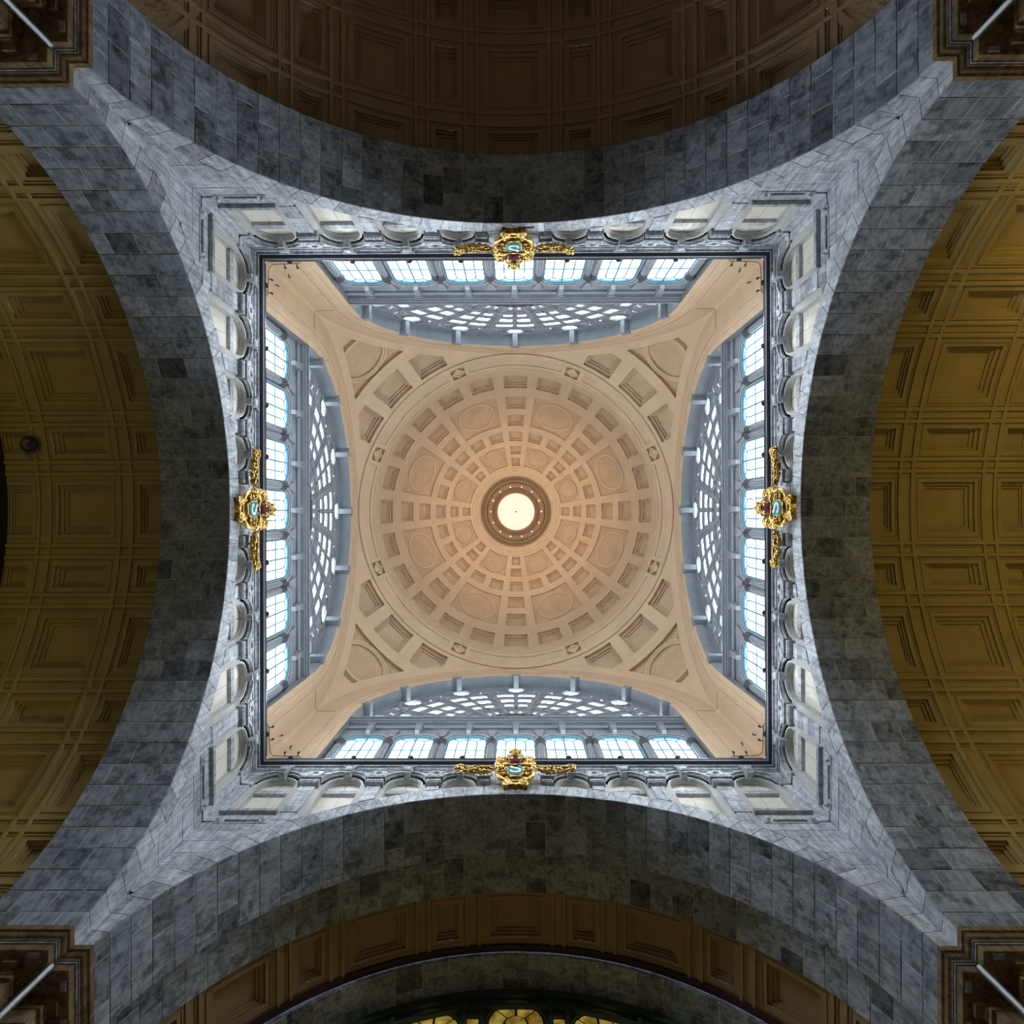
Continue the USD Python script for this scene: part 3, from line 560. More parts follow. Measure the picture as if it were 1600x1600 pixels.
# ================================================================== lunette windows with their tracery
DL = 10.72
def polar_cell(r0, r1, a0, a1, n=8, c=(0, Z_IMP)):
    f = lambda r, a: (c[0] + r * math.sin(a), c[1] + r * math.cos(a))
    return Polygon([f(r0, a) for a in np.linspace(a0, a1, n)] + [f(r1, a) for a in np.linspace(a1, a0, n)])
rd = math.radians
for k in range(4):
    wn += 1
    w = thing('window_%d' % wn, 'large half round lunette window with radiating grey tracery on the %s side' % SHORT[k], 'window', tuple(spt(k, 0, DL, 34.4)), kind='structure')
    base = sbox(-8.1, 35.35, 8.1, 44)
    whole = Point(0, Z_IMP).buffer(7.98, 96).intersection(base)
    glass = []
    for i in range(-6, 6):
        a0, a1 = rd(13 * i), rd(13 * (i + 1))
        for r0, r1 in ((2.45, 2.92), (3.9, 4.32), (4.78, 5.38), (5.92, 6.42)):
            rm = (r0 + r1) / 2
            w0 = .29 if (i % 2) else .125; w1 = .29 if ((i + 1) % 2) else .125
            glass.append(polar_cell(r0, r1, a0 + w0 / rm, a1 - w1 / rm))
    for i in (-1, 1):
        for r0, r1 in ((3.85, 4.36), (4.72, 5.44), (5.86, 6.5)): glass.append(polar_cell(r0, r1, *sorted((i * rd(78) + i * .03, i * rd(86)))))
    for i in range(-3, 4):
        cx, cz = 7.28 * math.sin(rd(26 * i)), Z_IMP + 7.28 * math.cos(rd(26 * i))
        glass.append(Point(cx, cz).buffer(.46, 12))
        for s in (-1, 1):
            b = rd(26 * i + s * 8.6)
            f = lambda r, a: (r * math.sin(a), Z_IMP + r * math.cos(a))
            glass.append(Polygon([f(7.0, b - s * rd(.5)), f(7.0, b + s * rd(2.6)), f(7.62, b + s * rd(1.5))]))
            glass.append(Polygon([f(6.78, b - s * rd(2.5)), f(6.78, b + s * rd(2.0)), f(6.98, b - s * rd(.8))]))
    glass = [q.intersection(base.buffer(-.05)).intersection(Point(0, Z_IMP).buffer(7.75, 64)) for q in glass]
    holes = unary_union(glass)
    part(w, 'tracery', S(k, prism(whole.difference(holes), DL, DL + .22)), IRON)
    for i in range(-3, 3):
        a = rd(26 * i + 13); v0 = np.array([math.sin(a), math.cos(a)]); c0 = np.array([0, Z_IMP])
        part(w, 'spoke', S(k, cat_([prism(LineString([c0 + v0 * 2.0, c0 + v0 * 6.7]).buffer(.2, cap_style=2), DL - .06, DL), prism(LineString([c0 + v0 * 2.0, c0 + v0 * 6.7]).buffer(.09, cap_style=2), DL - .11, DL - .05)])), IRON)
        n_ = np.array([v0[1], -v0[0]])
        part(w, 'boss', S(k, cat_([prism(Point(*(c0 + v0 * r_)).buffer(.24, 6), DL - .12, DL) for r_ in (3.35, 6.6)])), IRON)
    for i in range(-3, 4):
        a = rd(26 * i); c0 = np.array([0, Z_IMP]); v0 = np.array([math.sin(a), math.cos(a)])
        part(w, 'slender_bar', S(k, prism(LineString([c0 + v0 * 3.3, c0 + v0 * 6.6]).buffer(.045, cap_style=2).intersection(base), DL - .05, DL)), IRON)
        cc = Point(*(c0 + v0 * 7.28))
        part(w, 'circle_ring', S(k, prism(cc.buffer(.60, 12).difference(cc.buffer(.47, 12)).intersection(base), DL - .045, DL)), IRON)
        lobe = [c0 + np.array([math.sin(a + t), math.cos(a + t)]) * r_ for t, r_ in zip(np.linspace(-rd(11.5), rd(11.5), 13), 6.75 + .95 * np.sin(np.linspace(0, PI, 13)) ** .6)]
        part(w, 'lobe_moulding', S(k, prism(LineString(lobe).buffer(.11).intersection(base).intersection(whole), DL - .07, DL)), IRON)
        # strut on the soffit
        e = np.array([v0[1], -v0[0]])
        q0, q1 = c0 + v0 * 7.62, c0 + v0 * 8.04
        st = Polygon([q0 - e * .15, q0 + e * .15, q1 + e * .2, q1 - e * .2]).intersection(sbox(-8.2, 35, 8.2, 44))
        part(w, 'strut', S(k, cat_([prism(st, 9.90, DL), prism(Polygon([q0 - e * .22 + v0 * .2, q0 + e * .22 + v0 * .2, q1 + e * .26, q1 - e * .26]), 9.88, 10.06)])), IRON)
    for r0, r1, d in ((2.0, 2.28, DL - .09), (3.2, 3.6, DL - .05), (4.46, 4.62, DL - .03), (5.56, 5.74, DL - .03), (6.55, 6.72, DL - .05), (7.76, 7.98, DL - .05)):
        part(w, 'ring_bar', S(k, prism(polar_cell(r0, r1, -PI / 2, PI / 2, 48).intersection(base), d, DL)), IRON)
    part(w, 'hub_plate', S(k, prism(Point(0, Z_IMP).buffer(2.0, 24).intersection(base), DL - .06, DL + .02)), IRON)
    part(w, 'hub_ornament', S(k, cat_([ball((x, -(DL - .12), 36.1 + .5 * math.cos(x)), .2, 1, (1.3, .6, .8)) for x in np.linspace(-1.2, 1.2, 7)])), IRON_DARK, 60, kind='stuff')
    part(w, 'soffit_band', cat_([(lambda P: grid(P, np.linspace(-PI / 2, PI / 2, 73), [10.0, 10.95]))(lambda t, d, h: S(k, (np.column_stack([(R_LUN - .02) * np.sin(t), -d, Z_IMP + (R_LUN - .02) * np.cos(t)]), np.zeros((0, 3), int)))[0])] +
                                [S(k, grid(lambda d, z, h, s=s: np.column_stack([np.full(len(d), s * (R_LUN - .02)), -d, z]), [10.0, 10.95], [27.4, Z_IMP])) for s in (-1, 1)]), IRON, 30)
    for q in glass:
        for p in polys(q):
            if p.area > .004: part(w, 'pane', S(k, prism(p.buffer(.012), DL + .07, DL + .08)), PANE_M)

# ================================================================== dome, pendentives, beige surrounds
ce = thing('ceiling', 'beige coffered dome on pendentives with a round lantern at its centre', 'ceiling', kind='structure')
def P_dome(a, p, h):
    a, p = np.radians(a), np.radians(p); rr = (RD + h)
    return np.column_stack([rr * np.cos(p) * np.sin(a), -rr * np.cos(p) * np.cos(a), ZD + rr * np.sin(p) + ZO])
def P_sph(a, e, h):
    a, e = np.radians(a), np.radians(e); rr = R_SPH + h
    return np.column_stack([rr * np.cos(e) * np.sin(a), -rr * np.cos(e) * np.cos(a), Z_IMP + rr * np.sin(e) + ZO])
ring24, ring8, odd8 = [15 * i for i in range(24)], [45 * i for i in range(8)], [22.5 + 45 * i for i in range(8)]
bands = [(7.0, 17.6, []), (17.6, 26.8, [(a, 5.2, 'c') for a in ring24]), (26.8, 32.3, []),
         (32.3, 39.6, [(a, 5.2, 'c') for a in ring8] + [(a, 12.7, 'O') for a in odd8]), (39.6, 43.0, [(a, 12.7, '-') for a in odd8]), (43.0, 48.9, [(a, 5.15, 'c') for a in ring8] + [(a, 12.7, '-') for a in odd8]),
         (48.9, 51.9, []), (51.9, 56.7, [(a, 5.1, 'c') for a in ring24]), (56.7, 59.2, []),
         (59.2, 63.2, [(a, 5.0, 'c') for a in ring8] + [(a, 12.5, 'Q') for a in odd8]), (63.2, 65.1, [(a, 12.5, '-') for a in odd8]), (65.1, 68.8, [(a, 4.8, 'c') for a in ring8] + [(a, 12.5, '-') for a in odd8]), (68.8, 73.3, [])]
shell = []
for p0, p1, hs in bands:
    us = np.array(sorted(set(np.round(np.concatenate([np.arange(0, 360.01, 2.5) - 6.25, [x for a, w_, _ in hs for x in (a - w_, a + w_)]]), 4))))
    us = us[(us >= -6.25 - 1e-6) & (us <= 353.75 + 1e-6)]
    if len(hs) == 0 or True:
        pts, f = grid(P_dome, us, np.linspace(p0, p1, max(2, int((p1 - p0) / 2.2) + 1)))
        vs = np.linspace(p0, p1, max(2, int((p1 - p0) / 2.2) + 1)); U, V = np.meshgrid(us, vs, indexing='ij'); c = U.ravel()[f].mean(1)
        keep = np.ones(len(f), bool)
        for a, w_, _ in hs: keep &= ~(abs((c - a + 180) % 360 - 180) < w_)
        shell.append((pts, f[keep]))
    for a, w_, t in hs:
        if t == 'c': part(ce, 'coffer', coffer(rect(a - w_, a + w_, p0, p1), P_dome, [(.82, .17), (.68, .27), (.58, .33)], 3), COFFER_SHADED)
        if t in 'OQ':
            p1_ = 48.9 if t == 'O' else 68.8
            pp = part(ce, 'oval_panel' if t == 'O' else 'round_panel', coffer(rect(a - w_, a + w_, p0, p1_), P_dome, [(.97, .14), (.96, .15)], 8), COFFER_SHADED)
            cc = (p0 + p1_) / 2; th = np.linspace(0, 2 * PI, 49)[:-1]
            rx, ry = (10.6, 7.0) if t == 'O' else (10.0, 4.3)
            q = lambda s, h: P_dome(a + rx * s * np.cos(th), cc + ry * s * np.sin(th), np.full(48, h))
            part(pp, 'oval_moulding' if t == 'O' else 'round_moulding', loft([q(1.02, .1), q(1.0, .05), q(.95, .03), q(.90, .05), q(.88, .10)]), PLASTER, 40)
part(ce, 'dome_shell', cat_(shell), PLASTER, 25)
# leaning frieze between the two rings at the foot of the dome, with eight diamond medallions
def P_cone(a, t, h):
    a = np.radians(a); t = np.asarray(t, float); r = 9.86 - .60 * t + h * .85; z = 45.0 + 1.2 * t + h * .5
    return np.column_stack([r * np.sin(a), -r * np.cos(a), z + ZO])
fr = []
ends = sorted([x for a in odd8 for x in (a - 2.7, a + 2.7)] + [x for a in ring8 for x in (a - 18.2, a + 18.2)])
us = np.array(sorted(set(np.round([x % 360 for x in ends] + list(np.arange(0, 360, 2.5)), 4)))); us = np.append(us, us[0] + 360)
pts, f = grid(P_cone, us, [0, .14, .24, .74, .86, 1.0]); U, V = np.meshgrid(us, [0, .14, .24, .74, .86, 1.0], indexing='ij'); cu, cv = U.ravel()[f].mean(1), V.ravel()[f].mean(1)
keep = np.ones(len(f), bool)
for a in odd8: keep &= ~((abs((cu - a + 180) % 360 - 180) < 2.7) & (cv > .14) & (cv < .86))
for a in ring8: keep &= ~((abs((cu - a + 180) % 360 - 180) < 18.2) & (cv > .24) & (cv < .74))
part(ce, 'frieze', (pts, f[keep]), PLASTER)
for a in odd8:
    mp = part(ce, 'medallion', coffer(rect(a - 2.7, a + 2.7, .14, .86), P_cone, [(.96, .18), (.95, .2)], 3), COFFER_SHADED)
    part(mp, 'diamond', loft([P_cone(a + np.array([2.6 * q, 0, -2.6 * q, 0]), .5 + np.array([0, .345 * q, 0, -.345 * q]), np.full(4, h)) for q, h in ((1, .18), (.95, .02), (.62, .02), (.55, .1))], cap=True), PLASTER)
for a in ring8: part(ce, 'frieze_panel', coffer(rect(a - 18.2, a + 18.2, .24, .74), P_cone, [(.975, .06), (.97, .08)], 12), PLASTER)
zt = lambda z: z + ZO
def ringmould(name, prof, mat=PLASTER): part(ce, name, lathe([(r, zt(z)) for r, z in prof], n=120), mat, 30)
ringmould('ring_moulding', [(10.03, 45.03), (9.98, 44.96), (9.93, 44.93), (9.88, 44.95), (9.84, 45.02), (9.84, 45.1)])
ringmould('frieze_crown', [(9.27, 46.18), (9.24, 46.16), (9.19, 46.2), (9.17, 46.28), (9.19, 46.36), (9.5, 46.5)])
for p, h in ((14.4, .06), (70.4, .05), (72.4, .06)):
    pr = []
    for dp, hh in ((-.75, 0), (-.45, h), (.35, h), (.7, 0)):
        a = math.radians(p + dp); pr.append(((RD - hh) * math.cos(a), ZD + (RD - hh) * math.sin(a)))
    ringmould('dome_moulding', pr)
r_oc = RD * math.cos(math.radians(73.3)); z_oc = ZD + RD * math.sin(math.radians(73.3))
ringmould('oculus_lip', [(r_oc + .02, z_oc - .03), (r_oc - .05, z_oc - .06), (r_oc - .08, z_oc), (r_oc - .08, z_oc + .15)])
ringmould('lantern_drum', [(r_oc - .06, z_oc), (r_oc - .02, z_oc + 2.6), (2.66, 58.2), (2.62, 58.5)], plain('drum_plaster', (.50, .38, .27), .8, var=.05))
ringmould('lantern_ring', [(2.62, 58.5), (2.42, 58.5), (2.34, 58.35), (2.2, 58.35), (2.16, 58.8), (2.02, 58.9)])
ringmould('lantern_inner_ring', [(2.02, 58.9), (2.0, 59.5), (1.85, 59.6), (1.72, 59.6), (1.66, 59.9), (1.6, 60.4)], plain('lantern_rose', (.42, .27, .19), .7, var=.05))
lamp = thing('ceiling_light', 'round cream glowing opal disc at the centre of the dome', 'lamp', (0, 0, zt(60.2)))
n = 48
part(lamp, 'opal_disc', (lambda v, f: (v, f))(*lathe([(1.64, zt(60.0)), (1.5, zt(60.06)), (1.0, zt(60.18)), (.4, zt(60.25)), (.0, zt(60.27))], n=48)), OPAL, 60)
part(lamp, 'rim', lathe([(1.63, zt(60.08)), (1.7, zt(59.95)), (1.62, zt(59.90)), (1.56, zt(60.0))], n=48), PLASTER, 30)
part(lamp, 'centre_knob', ball((0, 0, zt(60.18)), .06, 1), IRON_DARK)
for i in range(14):
    a = 2 * PI * (i + .5) / 14
    part(lamp, 'bulb', ball((2.08 * math.sin(a), 2.08 * math.cos(a), zt(58.62)), .055, 1), BULB)

# pendentives: pieces of one sphere, with coffers and a corner panel
def clip_outer(a):
    """largest radius at azimuth a (degrees, one quadrant 0..90) -> elevation on the sphere"""
    a = np.radians(a); r = np.minimum(10 / np.maximum(np.maximum(np.cos(a), np.sin(a)), 1e-6), R_SPH)
    return np.degrees(np.arccos(np.clip(r / R_SPH, 0, 1)))
E_TOP = math.degrees(math.acos(9.93 / R_SPH))
def frame_e(a, m=.34):
    """elevation where the margin beside the arch surround ends"""
    a = np.radians(a); r = np.minimum((10 - m) / np.maximum(np.maximum(np.cos(a), np.sin(a)), 1e-6), R_SPH - .01)
    return np.degrees(np.arccos(np.clip(r / R_SPH, 0, 1)))
A_ = np.linspace(0.0, 90, 181)
region = Polygon([(a, E_TOP) for a in (0, 90)][::-1] + [(a, float(clip_outer(a))) for a in A_]).buffer(0)
marg = Polygon([(90, 50), (0, 50)] + [(a, float(frame_e(a))) for a in A_]).buffer(0)
pc = [sbox(39.6, 36.7, 50.4, 44.0), sbox(25, 36.9, 35.4, 44.0).intersection(marg), sbox(54.6, 36.9, 65, 44.0).intersection(marg)]
big = sbox(18, 19.3, 72, 33.6).intersection(marg)
e_big = sbox(0, 0, 90, 33.6)
roundel = Polygon([(45 + 6.6 * math.cos(t) / math.cos(math.radians(27.2)), 27.0 + 6.3 * math.sin(t)) for t in np.linspace(0, 2 * PI, 41)[:-1]])
for q in range(4):
    Pq = lambda a, e, h, q=q: P_sph(a + 90 * q, e, h)
    holes = unary_union(pc + [big])
    vs_, fs_ = [], []; o = 0
    cells = []
    for a0 in np.arange(0, 90, 2.5):
        for e0 in np.arange(0, 48, 2.4):
            c = sbox(a0, e0, a0 + 2.5, e0 + 2.4).intersection(region)
            if c.is_empty: continue
            c = c.difference(holes)
            for p in polys(c):
                if p.area < 1e-4: continue
                p = p.simplify(.0005)
                cs = CrossSection([np.array(p.exterior.coords)[:-1]] + [np.array(h.coords)[:-1] for h in p.interiors], FillRule.EvenOdd)
                m = cs.extrude(1.0).to_mesh(); v = np.array(m.vert_properties[:, :3]); f = np.array(m.tri_verts)
                f = f[(v[f][:, :, 2] < .5).all(1)]
                cells.append((Pq(v[:, 0], v[:, 1], np.zeros(len(v))), f))
    part(ce, 'pendentive', cat_(cells), PLASTER)
    for p in pc:
        ring = np.array(p.simplify(.15).exterior.coords)[:-1]
        part(ce, 'pendentive_coffer', coffer(ring, Pq, [(.84, .26), (.72, .40), (.62, .50)], 4), COFFER_SHADED)
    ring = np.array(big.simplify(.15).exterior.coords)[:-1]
    cp = part(ce, 'corner_panel', coffer(ring, Pq, [(.95, .26), (.94, .28)], 6), COFFER_SHADED)
    th = np.linspace(0, 2 * PI, 49)[:-1]; rr_ = lambda s, h: Pq(45 + 7.6 * s * np.cos(th), 27.3 + 5.9 * s * np.sin(th), np.full(48, h))
    part(cp, 'roundel', loft([rr_(1.04, .24), rr_(1.0, .06), rr_(.93, .04), rr_(.9, .10), rr_(.84, .10), rr_(.82, .22)]), PLASTER, 40)
    for s in (-1, 1):
        t3 = np.array([(45 + s * 9, 31.9), (45 + s * 13.5, 31.9), (45 + s * 12.2, 29.6)])
        part(cp, 'triangle_moulding', coffer(t3, lambda a, e, h: Pq(a, e, .20 - h), [(.8, .06), (.6, .02), (.4, .08)], 3), PLASTER)
# flat surrounds of the lunettes
for k in range(4):
    out = unary_union([sbox(-10, 27.4, 10, 35.0), Point(0, Z_IMP).buffer(10.0, 96).intersection(sbox(-10, 34.9, 10, 46))])
    hole = unary_union([sbox(-R_LUN, 27, R_LUN, 35.0), Point(0, Z_IMP).buffer(R_LUN, 96).intersection(sbox(-9, 34.9, 9, 46))])
    part(ce, 'arch_surround', S(k, prism(out.difference(hole), D, D + .25)), PLASTER)
    for r0, r1, d in ((8.0, 8.32, D - .05), (8.32, 8.5, D - .09), (8.86, 8.98, D - .035)):
        a = unary_union([Point(0, Z_IMP).buffer(r1, 96).difference(Point(0, Z_IMP).buffer(r0, 96)).intersection(sbox(-10, 35, 10, 46)), sbox(-r1, 27.4, -r0, 35), sbox(r0, 27.4, r1, 35)])
        part(ce, 'arch_moulding', S(k, prism(a, d, D + .02)), PLASTER)
    # rounded corner below the pendentive (corner between side k and side k+1)
    rc = .16; t = np.linspace(0, PI / 2, 17)
    fil = np.column_stack([10 - rc + rc * np.sin(t), -(10 - rc + rc * np.cos(t)), np.zeros(17)])
    fil = np.vstack([fil])
    cw = part(ce, 'rounded_corner', S(k, loft([fil + np.array([0, 0, 27.4]), fil + np.array([0, 0, 35.35])], close=False)), PLASTER, 40)
    tri = np.array([(10 - rc, -10, 35.35), (10, -10, 35.35), (10, -(10 - rc), 35.35)] )
    part(cw, 'impost', S(k, cat_([(np.vstack([fil + np.array([0, 0, 35.35]), [(10, -10, 35.35)]]), np.array([(i, i + 1, 17) for i in range(16)])), bx(8.9, 10, 9.96, 10, 35.3, 35.4), (lambda m: (np.column_stack([-m[0][:, 1], -m[0][:, 0], m[0][:, 2]]), m[1]))(bx(8.9, 10, 9.96, 10, 35.3, 35.4))])), PLASTER)
    # wiring and small floodlights on the corner
    cpos = spt(k, 9.5, 9.5, 28.6)
    tt = np.linspace(0, PI / 2, 9)
    path = [(8.5, -9.95, 28.0), (8.56, -9.95, 28.35), (8.72, -9.95, 28.6), (9.4, -9.94, 28.62)] + [(9.68 + .25 * math.sin(a), -(9.68 + .25 * math.cos(a)), 28.62) for a in tt] + [(9.95, -9.2, 28.62), (9.95, -8.72, 28.6), (9.95, -8.56, 28.35), (9.95, -8.5, 28.0)]
    path = [(x, y, z) for x, y, z in path]
    cd = thing('conduit', 'thin looping cable on the beige wall of the %s corner' % TR[k], 'cable', tuple(cpos))
    part(cd, 'cable', S(k, tube(path, .013, 6)), IRON_DARK)
    for j, (x, y, z, w_) in enumerate([(8.8, -9.84, 28.75, 'first'), (9.35, -9.84, 28.75, 'second'), (9.84, -9.3, 28.75, 'third'), (9.84, -8.8, 28.75, 'fourth'), (9.35, -9.84, 29.5, 'fifth and higher'), (9.84, -9.5, 29.9, 'sixth and higher')]):
        c = spt(k, x, -y, z)
        nm = thing('spotlight', '%s tiny dark floodlight above the cable of the %s beige corner' % (w_, TR[k]), 'lamp', tuple(c))
        part(nm, 'bracket', S(k, tube([(x, y, z - .08), (x + (.0 if x < 9.5 else .03), y - (.03 if x < 9.5 else 0), z - .09), (x + (.0 if x < 9.5 else .1), y - (.1 if x < 9.5 else 0), z - .09)], .02, 6)), IRON_DARK)
        part(nm, 'head', S(k, (lambda v, f: (v + np.array([x, y, z]), f))(*lathe([(0, -.06), (.038, -.06), (.046, .05), (.04, .055), (0, .04)], n=10))), IRON_DARK if j < 4 else STEEL, 40)
# gallery floor behind the cornice
# ================================================================== gilded coats of arms and garlands
def lean(v):
    """emblem plane -> wall: (x, up, out) with the top leaning into the hall"""
    v = np.asarray(v, float); u = v[:, 1]
    return np.column_stack([v[:, 0], -(9.86 - .30 * u - v[:, 2] * .95), 24.98 + .95 * u + .28 * v[:, 2] * 0])
def flat(poly, h0, h1, bevel=.03):
    m = prism(poly, 0, 1)
    if m is None: return None
    v = m[0]; return np.column_stack([v[:, 0], v[:, 2], np.where(v[:, 1] > -.5, h1, h0)]), m[1]
def spiral(cx, cy, r, turns, s, start, n=26, h=.16, tr=.05):
    t = np.linspace(0, 1, n); a = start + s * turns * 2 * PI * t; rr = r * (1 - .82 * t)
    return tube(np.column_stack([cx + rr * np.cos(a), cy + rr * np.sin(a), np.full(n, h)]), tr * (1 - .4 * t), 6)
def LL(k, m): return S(k, (lean(m[0]), m[1]))
for k in range(4):
    c0 = spt(k, 0, 9.8, 25.0)
    e = thing('coat_of_arms', 'gilded crowned cartouche with blue S shield on the %s wall' % SHORT[k], 'coat of arms', tuple(c0))
    ell = affinity.scale(Point(0, .72).buffer(1, 24), .68, .56)
    part(e, 'cartouche', LL(k, flat(ell, 0, .12)), GOLD)
    th = np.linspace(0, 2 * PI, 41)[:-1]
    part(e, 'rim', LL(k, tube(np.column_stack([.66 * np.cos(th), .72 + .54 * np.sin(th), np.full(40, .13)]), .085, 8, closed=True)), GOLD, 50)
    for s in (-1, 1):
        part(e, 'scroll', LL(k, cat_([spiral(s * .50, 1.28, .20, 1.4, -s, PI / 2 + s * .6, tr=.085), ball((s * .62, 1.18, .1), .16, 2, (1, 1.2, .8))])), GOLD, 50)
        part(e, 'lower_scroll', LL(k, cat_([spiral(s * .26, .10, .17, 1.2, s, -PI / 2, tr=.07), ball((s * .2, .16, .1), .13, 2, (1.4, .8, .8))])), GOLD, 50)
        part(e, 'leafwork', LL(k, cat_([ball((s * (.42 + .09 * math.cos(a)), .72 + .2 * math.sin(a), .17), .055, 1, (1.2, .8, .9)) for a in np.linspace(0, 2 * PI, 9)[:-1]] + [spiral(s * .44, .78, .1, 1, s, 0, tr=.03, h=.2)])), GOLD, 60, kind='stuff')
        part(e, 'side_volute', LL(k, cat_([ball((s * .66, .98, .12), .15, 2, (.8, 1, .8)), spiral(s * .58, 1.02, .15, 1.2, s, PI, tr=.06, h=.18)])), GOLD, 50)
    sh = Polygon([(-.25, .52), (-.16, .44), (0, .40), (.16, .44), (.25, .52), (.27, .98), (-.27, .98)])
    sp = part(e, 'shield_frame', LL(k, flat(sh.buffer(.05), .1, .24)), GOLD)
    s2 = part(e, 'shield', LL(k, flat(sh, .2, .26)), SHIELD, label='blue green enamel shield')
    tx = meshkit.text_mesh('S', .46, .02, bold=True); tv = np.array(tx.vertices); tv[:, 0] -= (tv[:, 0].min() + tv[:, 0].max()) / 2; tv[:, 0] *= -1.15; tv[:, 1] += .73 - (tv[:, 1].min() + tv[:, 1].max()) / 2; tv[:, 2] = np.where(tv[:, 2] > .01, .285, .255)
    part(s2, 'letter', LL(k, (tv, np.array(tx.faces))), WHITE, label='white letter S')
    part(e, 'helmet_band', LL(k, cat_([tube(np.column_stack([.34 * np.cos(a), 1.02 + .12 * np.sin(a), np.full(15, .26)]), .06, 8) for a in [np.linspace(PI, 2 * PI, 15)]] + [tube([(-.2, .35, .2), (0, .31, .24), (.2, .35, .2)], .05, 8)])), GOLD, 50)
    part(e, 'cushion', LL(k, ball((0, 1.18, .22), .19, 2, (1.0, .85, .7))), CUSHION, True, label='dark red crown lining')
    part(e, 'crown', LL(k, cat_([tube(np.column_stack([.27 * np.cos(a), 1.2 + .30 * np.sin(a), np.full(15, .27)]), .05, 8) for a in [np.linspace(0, PI, 15)]] +
                                [ball((.27 * math.cos(a) * 1.12, 1.2 + .34 * math.sin(a), .3), .062, 1) for a in np.linspace(.15, PI - .15, 11)] + [ball((x, 1.62, .3), .08, 1) for x in (-.16, 0, .16)] + [spiral(0, 1.56, .12, 1, 1, 0, h=.32, tr=.035)])), GOLD, 50)
    part(e, 'finial', LL(k, cat_([ball((x, 1.72, .3), .05, 1) for x in (-.2, -.07, .07, .2)] + [ball((0, 1.78, .3), .07, 1)])), GOLD, 50)
    part(e, 'foot', LL(k, flat(Polygon([(-.42, -.10), (-.30, .06), (.30, .06), (.42, -.10), (.12, -.02), (0, -.06), (-.12, -.02)]), .0, .2)), GOLD)
    for s in (-1, 1):
        lr = {0: 'left right', 1: 'upper lower', 2: 'right left', 3: 'lower upper'}[k].split()[0 if s < 0 else 1]
        gl = thing('garland', 'gilded fruit garland on the %s side of the %s coat of arms' % (lr, SHORT[k]), 'garland', tuple(spt(k, s * 1.4, 9.7, 26.4)))
        r2 = random.Random(k * 10 + s); bs = []
        for t in np.linspace(0, 1, 90):
            x = .86 + 1.18 * t; z = 26.38 - .16 * math.sin(PI * t) + .10 * t; w_ = .07 + .11 * math.sin(PI * min(1, t * 1.05)) ** .7
            a = r2.uniform(0, 2 * PI)
            bs.append(ball((s * x, -(9.56 + .8 * w_ * math.cos(a) * .8), z - .30 + w_ * math.sin(a)), r2.uniform(.045, .075), 1, (r2.uniform(.8, 1.4), 1, r2.uniform(.8, 1.3))))
        part(gl, 'fruit', S(k, cat_(bs)), GOLD, 60, kind='stuff')
        part(gl, 'drop', S(k, cat_([ball((s * (2.06 + r2.uniform(-.12, .12)), -(9.54 + r2.uniform(-.1, .04)), 25.8 + .5 * t), r2.uniform(.05, .08), 1) for t in np.linspace(0, 1, 34)])), GOLD, 60, kind='stuff')
        part(gl, 'ribbon', S(k, tube([(s * 2.06 + .14 * math.cos(a), -9.56, 26.42 + .13 * math.sin(a)) for a in np.linspace(0, 2 * PI, 15)], .035, 6)), PALE_STONE, 50)
        part(gl, 'clasp', S(k, bx(s * 2.06 - .15, s * 2.06 + .15, 9.55, 9.66, 25.72, 25.8)), PALE_STONE)

# small sticker on the top archivolt
tp = spt(0, .75, 9.95, 25.15)
nt = thing('notice', 'tiny dark and red strip on the stone band beside the top coat of arms', 'sign', tuple(tp))
part(nt, 'plate', S(0, bx(.14, .74, D - .05, D - .03, 25.08, 25.2)), IRON_DARK)
part(nt, 'red_strip', S(0, bx(.45, .68, D - .056, D - .045, 25.1, 25.15)), CUSHION, label='red strip')

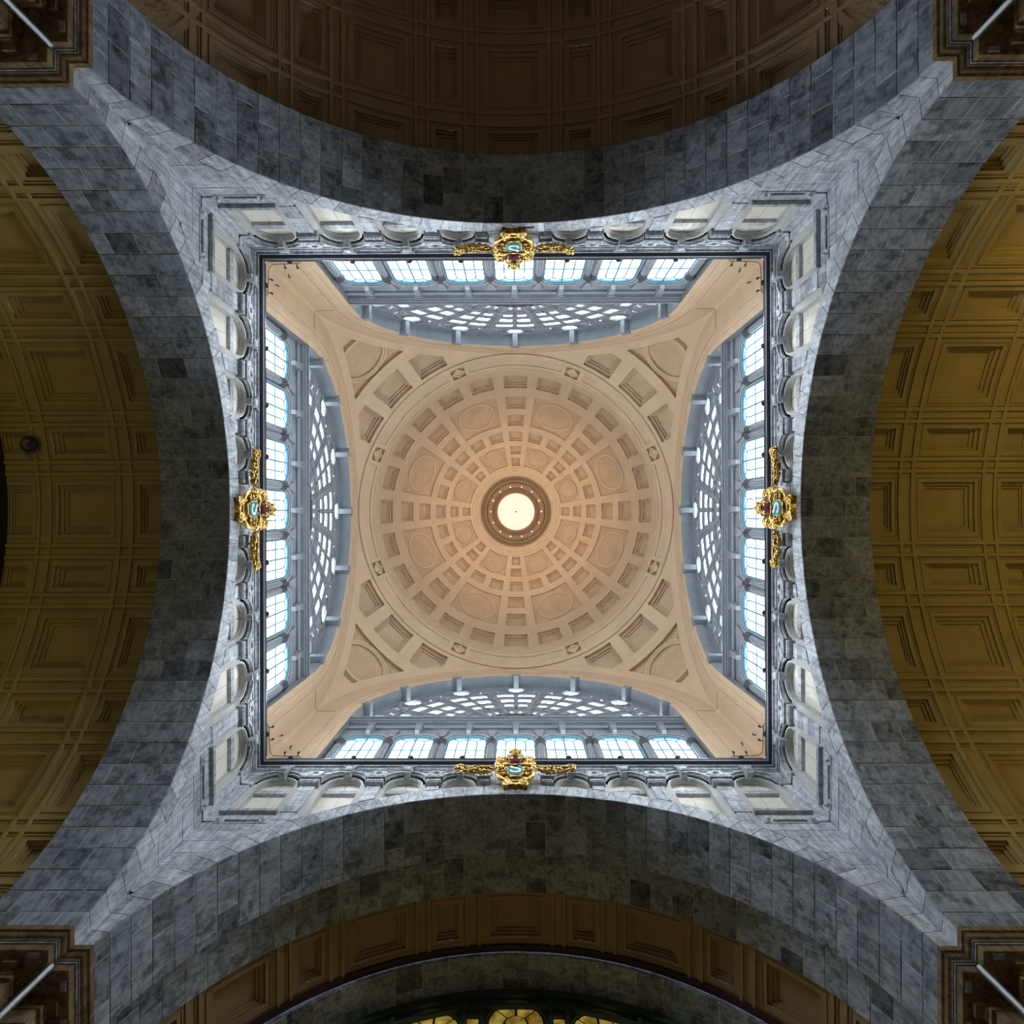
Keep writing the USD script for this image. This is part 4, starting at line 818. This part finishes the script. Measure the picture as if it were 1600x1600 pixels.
# stained ball hanging in a coffer of the left vault
bc = spt(3, 2.3, 16.95, 24.72)
bl = thing('glass_ball', 'dark coloured glass ball hanging in the left vault', 'ornament', tuple(bc))
part(bl, 'ball', (ball(bc, .31, 3)), STAINED, True)
part(bl, 'hook', tube([bc + np.array([0, 0, .29]), bc + np.array([0, 0, .35]), bc + np.array([0, 0, .42])], .02, 6), STEEL)
part(bl, 'rim', tube(np.array([[.32 * math.cos(a), .32 * math.sin(a), 0] for a in np.linspace(0, 2 * PI, 33)[:-1]]) + bc, .02, 6, closed=True), STEEL)

# ================================================================== added fill lights on the pier cornices of the arms, to brighten the vaults
for k in range(4):
    for s in (-1, 1):
        for d in (14.4, 16.8):
            p = spt(k, s * 8.9, d, 14.42)
            u = thing('arm_fill_light', 'added fill light on the pier cornice of the %s arm, %s side, %s the crossing' % (SHORT[k], 'first' if s < 0 else 'second', 'nearer to' if d < 15 else 'farther from'), 'lamp', tuple(p), group=None)
            part(u, 'housing', S(k, cat_([bx(s * 8.9 - .2, s * 8.9 + .2, d - .28, d + .28, 14.34, 14.44)])), IRON_DARK)
            aim(u + '/light', (0, 0, .05), tuple(spt(k, 0, d + 20, 20.5) - p), .34, .5, VAULT_FILL[k][s > 0], VAULT_TINT[k])

# ================================================================== added fill lights on the gallery ledge, hidden from below by its cornice
for k in range(4):
    for i, x in enumerate((-7.2, -5.2, 5.2, 7.2)):
        warm = i in (1, 2)
        p = spt(k, x, 9.95, 27.72)
        nm = thing('gallery_fill_light', '%s added fill light standing %s on the %s gallery ledge' % ('warm' if warm else 'cool', ('far left', 'left of centre', 'right of centre', 'far right')[i], SHORT[k]), 'lamp', tuple(p))
        part(nm, 'housing', S(k, bx(x - .3, x + .3, 9.97, 10.15, 27.55, 27.9)), IRON_DARK)
        part(nm, 'foot', S(k, bx(x - .1, x + .1, 9.98, 10.12, 27.475, 27.55)), IRON_DARK)
        to = spt(k, x * .3, 0, 45) if warm else spt(k, -x * .6, -10, 20.5)
        inw = spt(k, x, 9.955, 27.72) - p; tgt = to - p
        if warm: spot(nm + '/light', tuple(inw), tuple(spt(k, -x * .25, -1.0, 53.5) - p), .12, DOME_FILL, (1.0, .68, .38))
        else: aim(nm + '/light', tuple(inw), tuple(tgt), .5, .28, FLOOD_FILL, (.86, .93, 1.0))
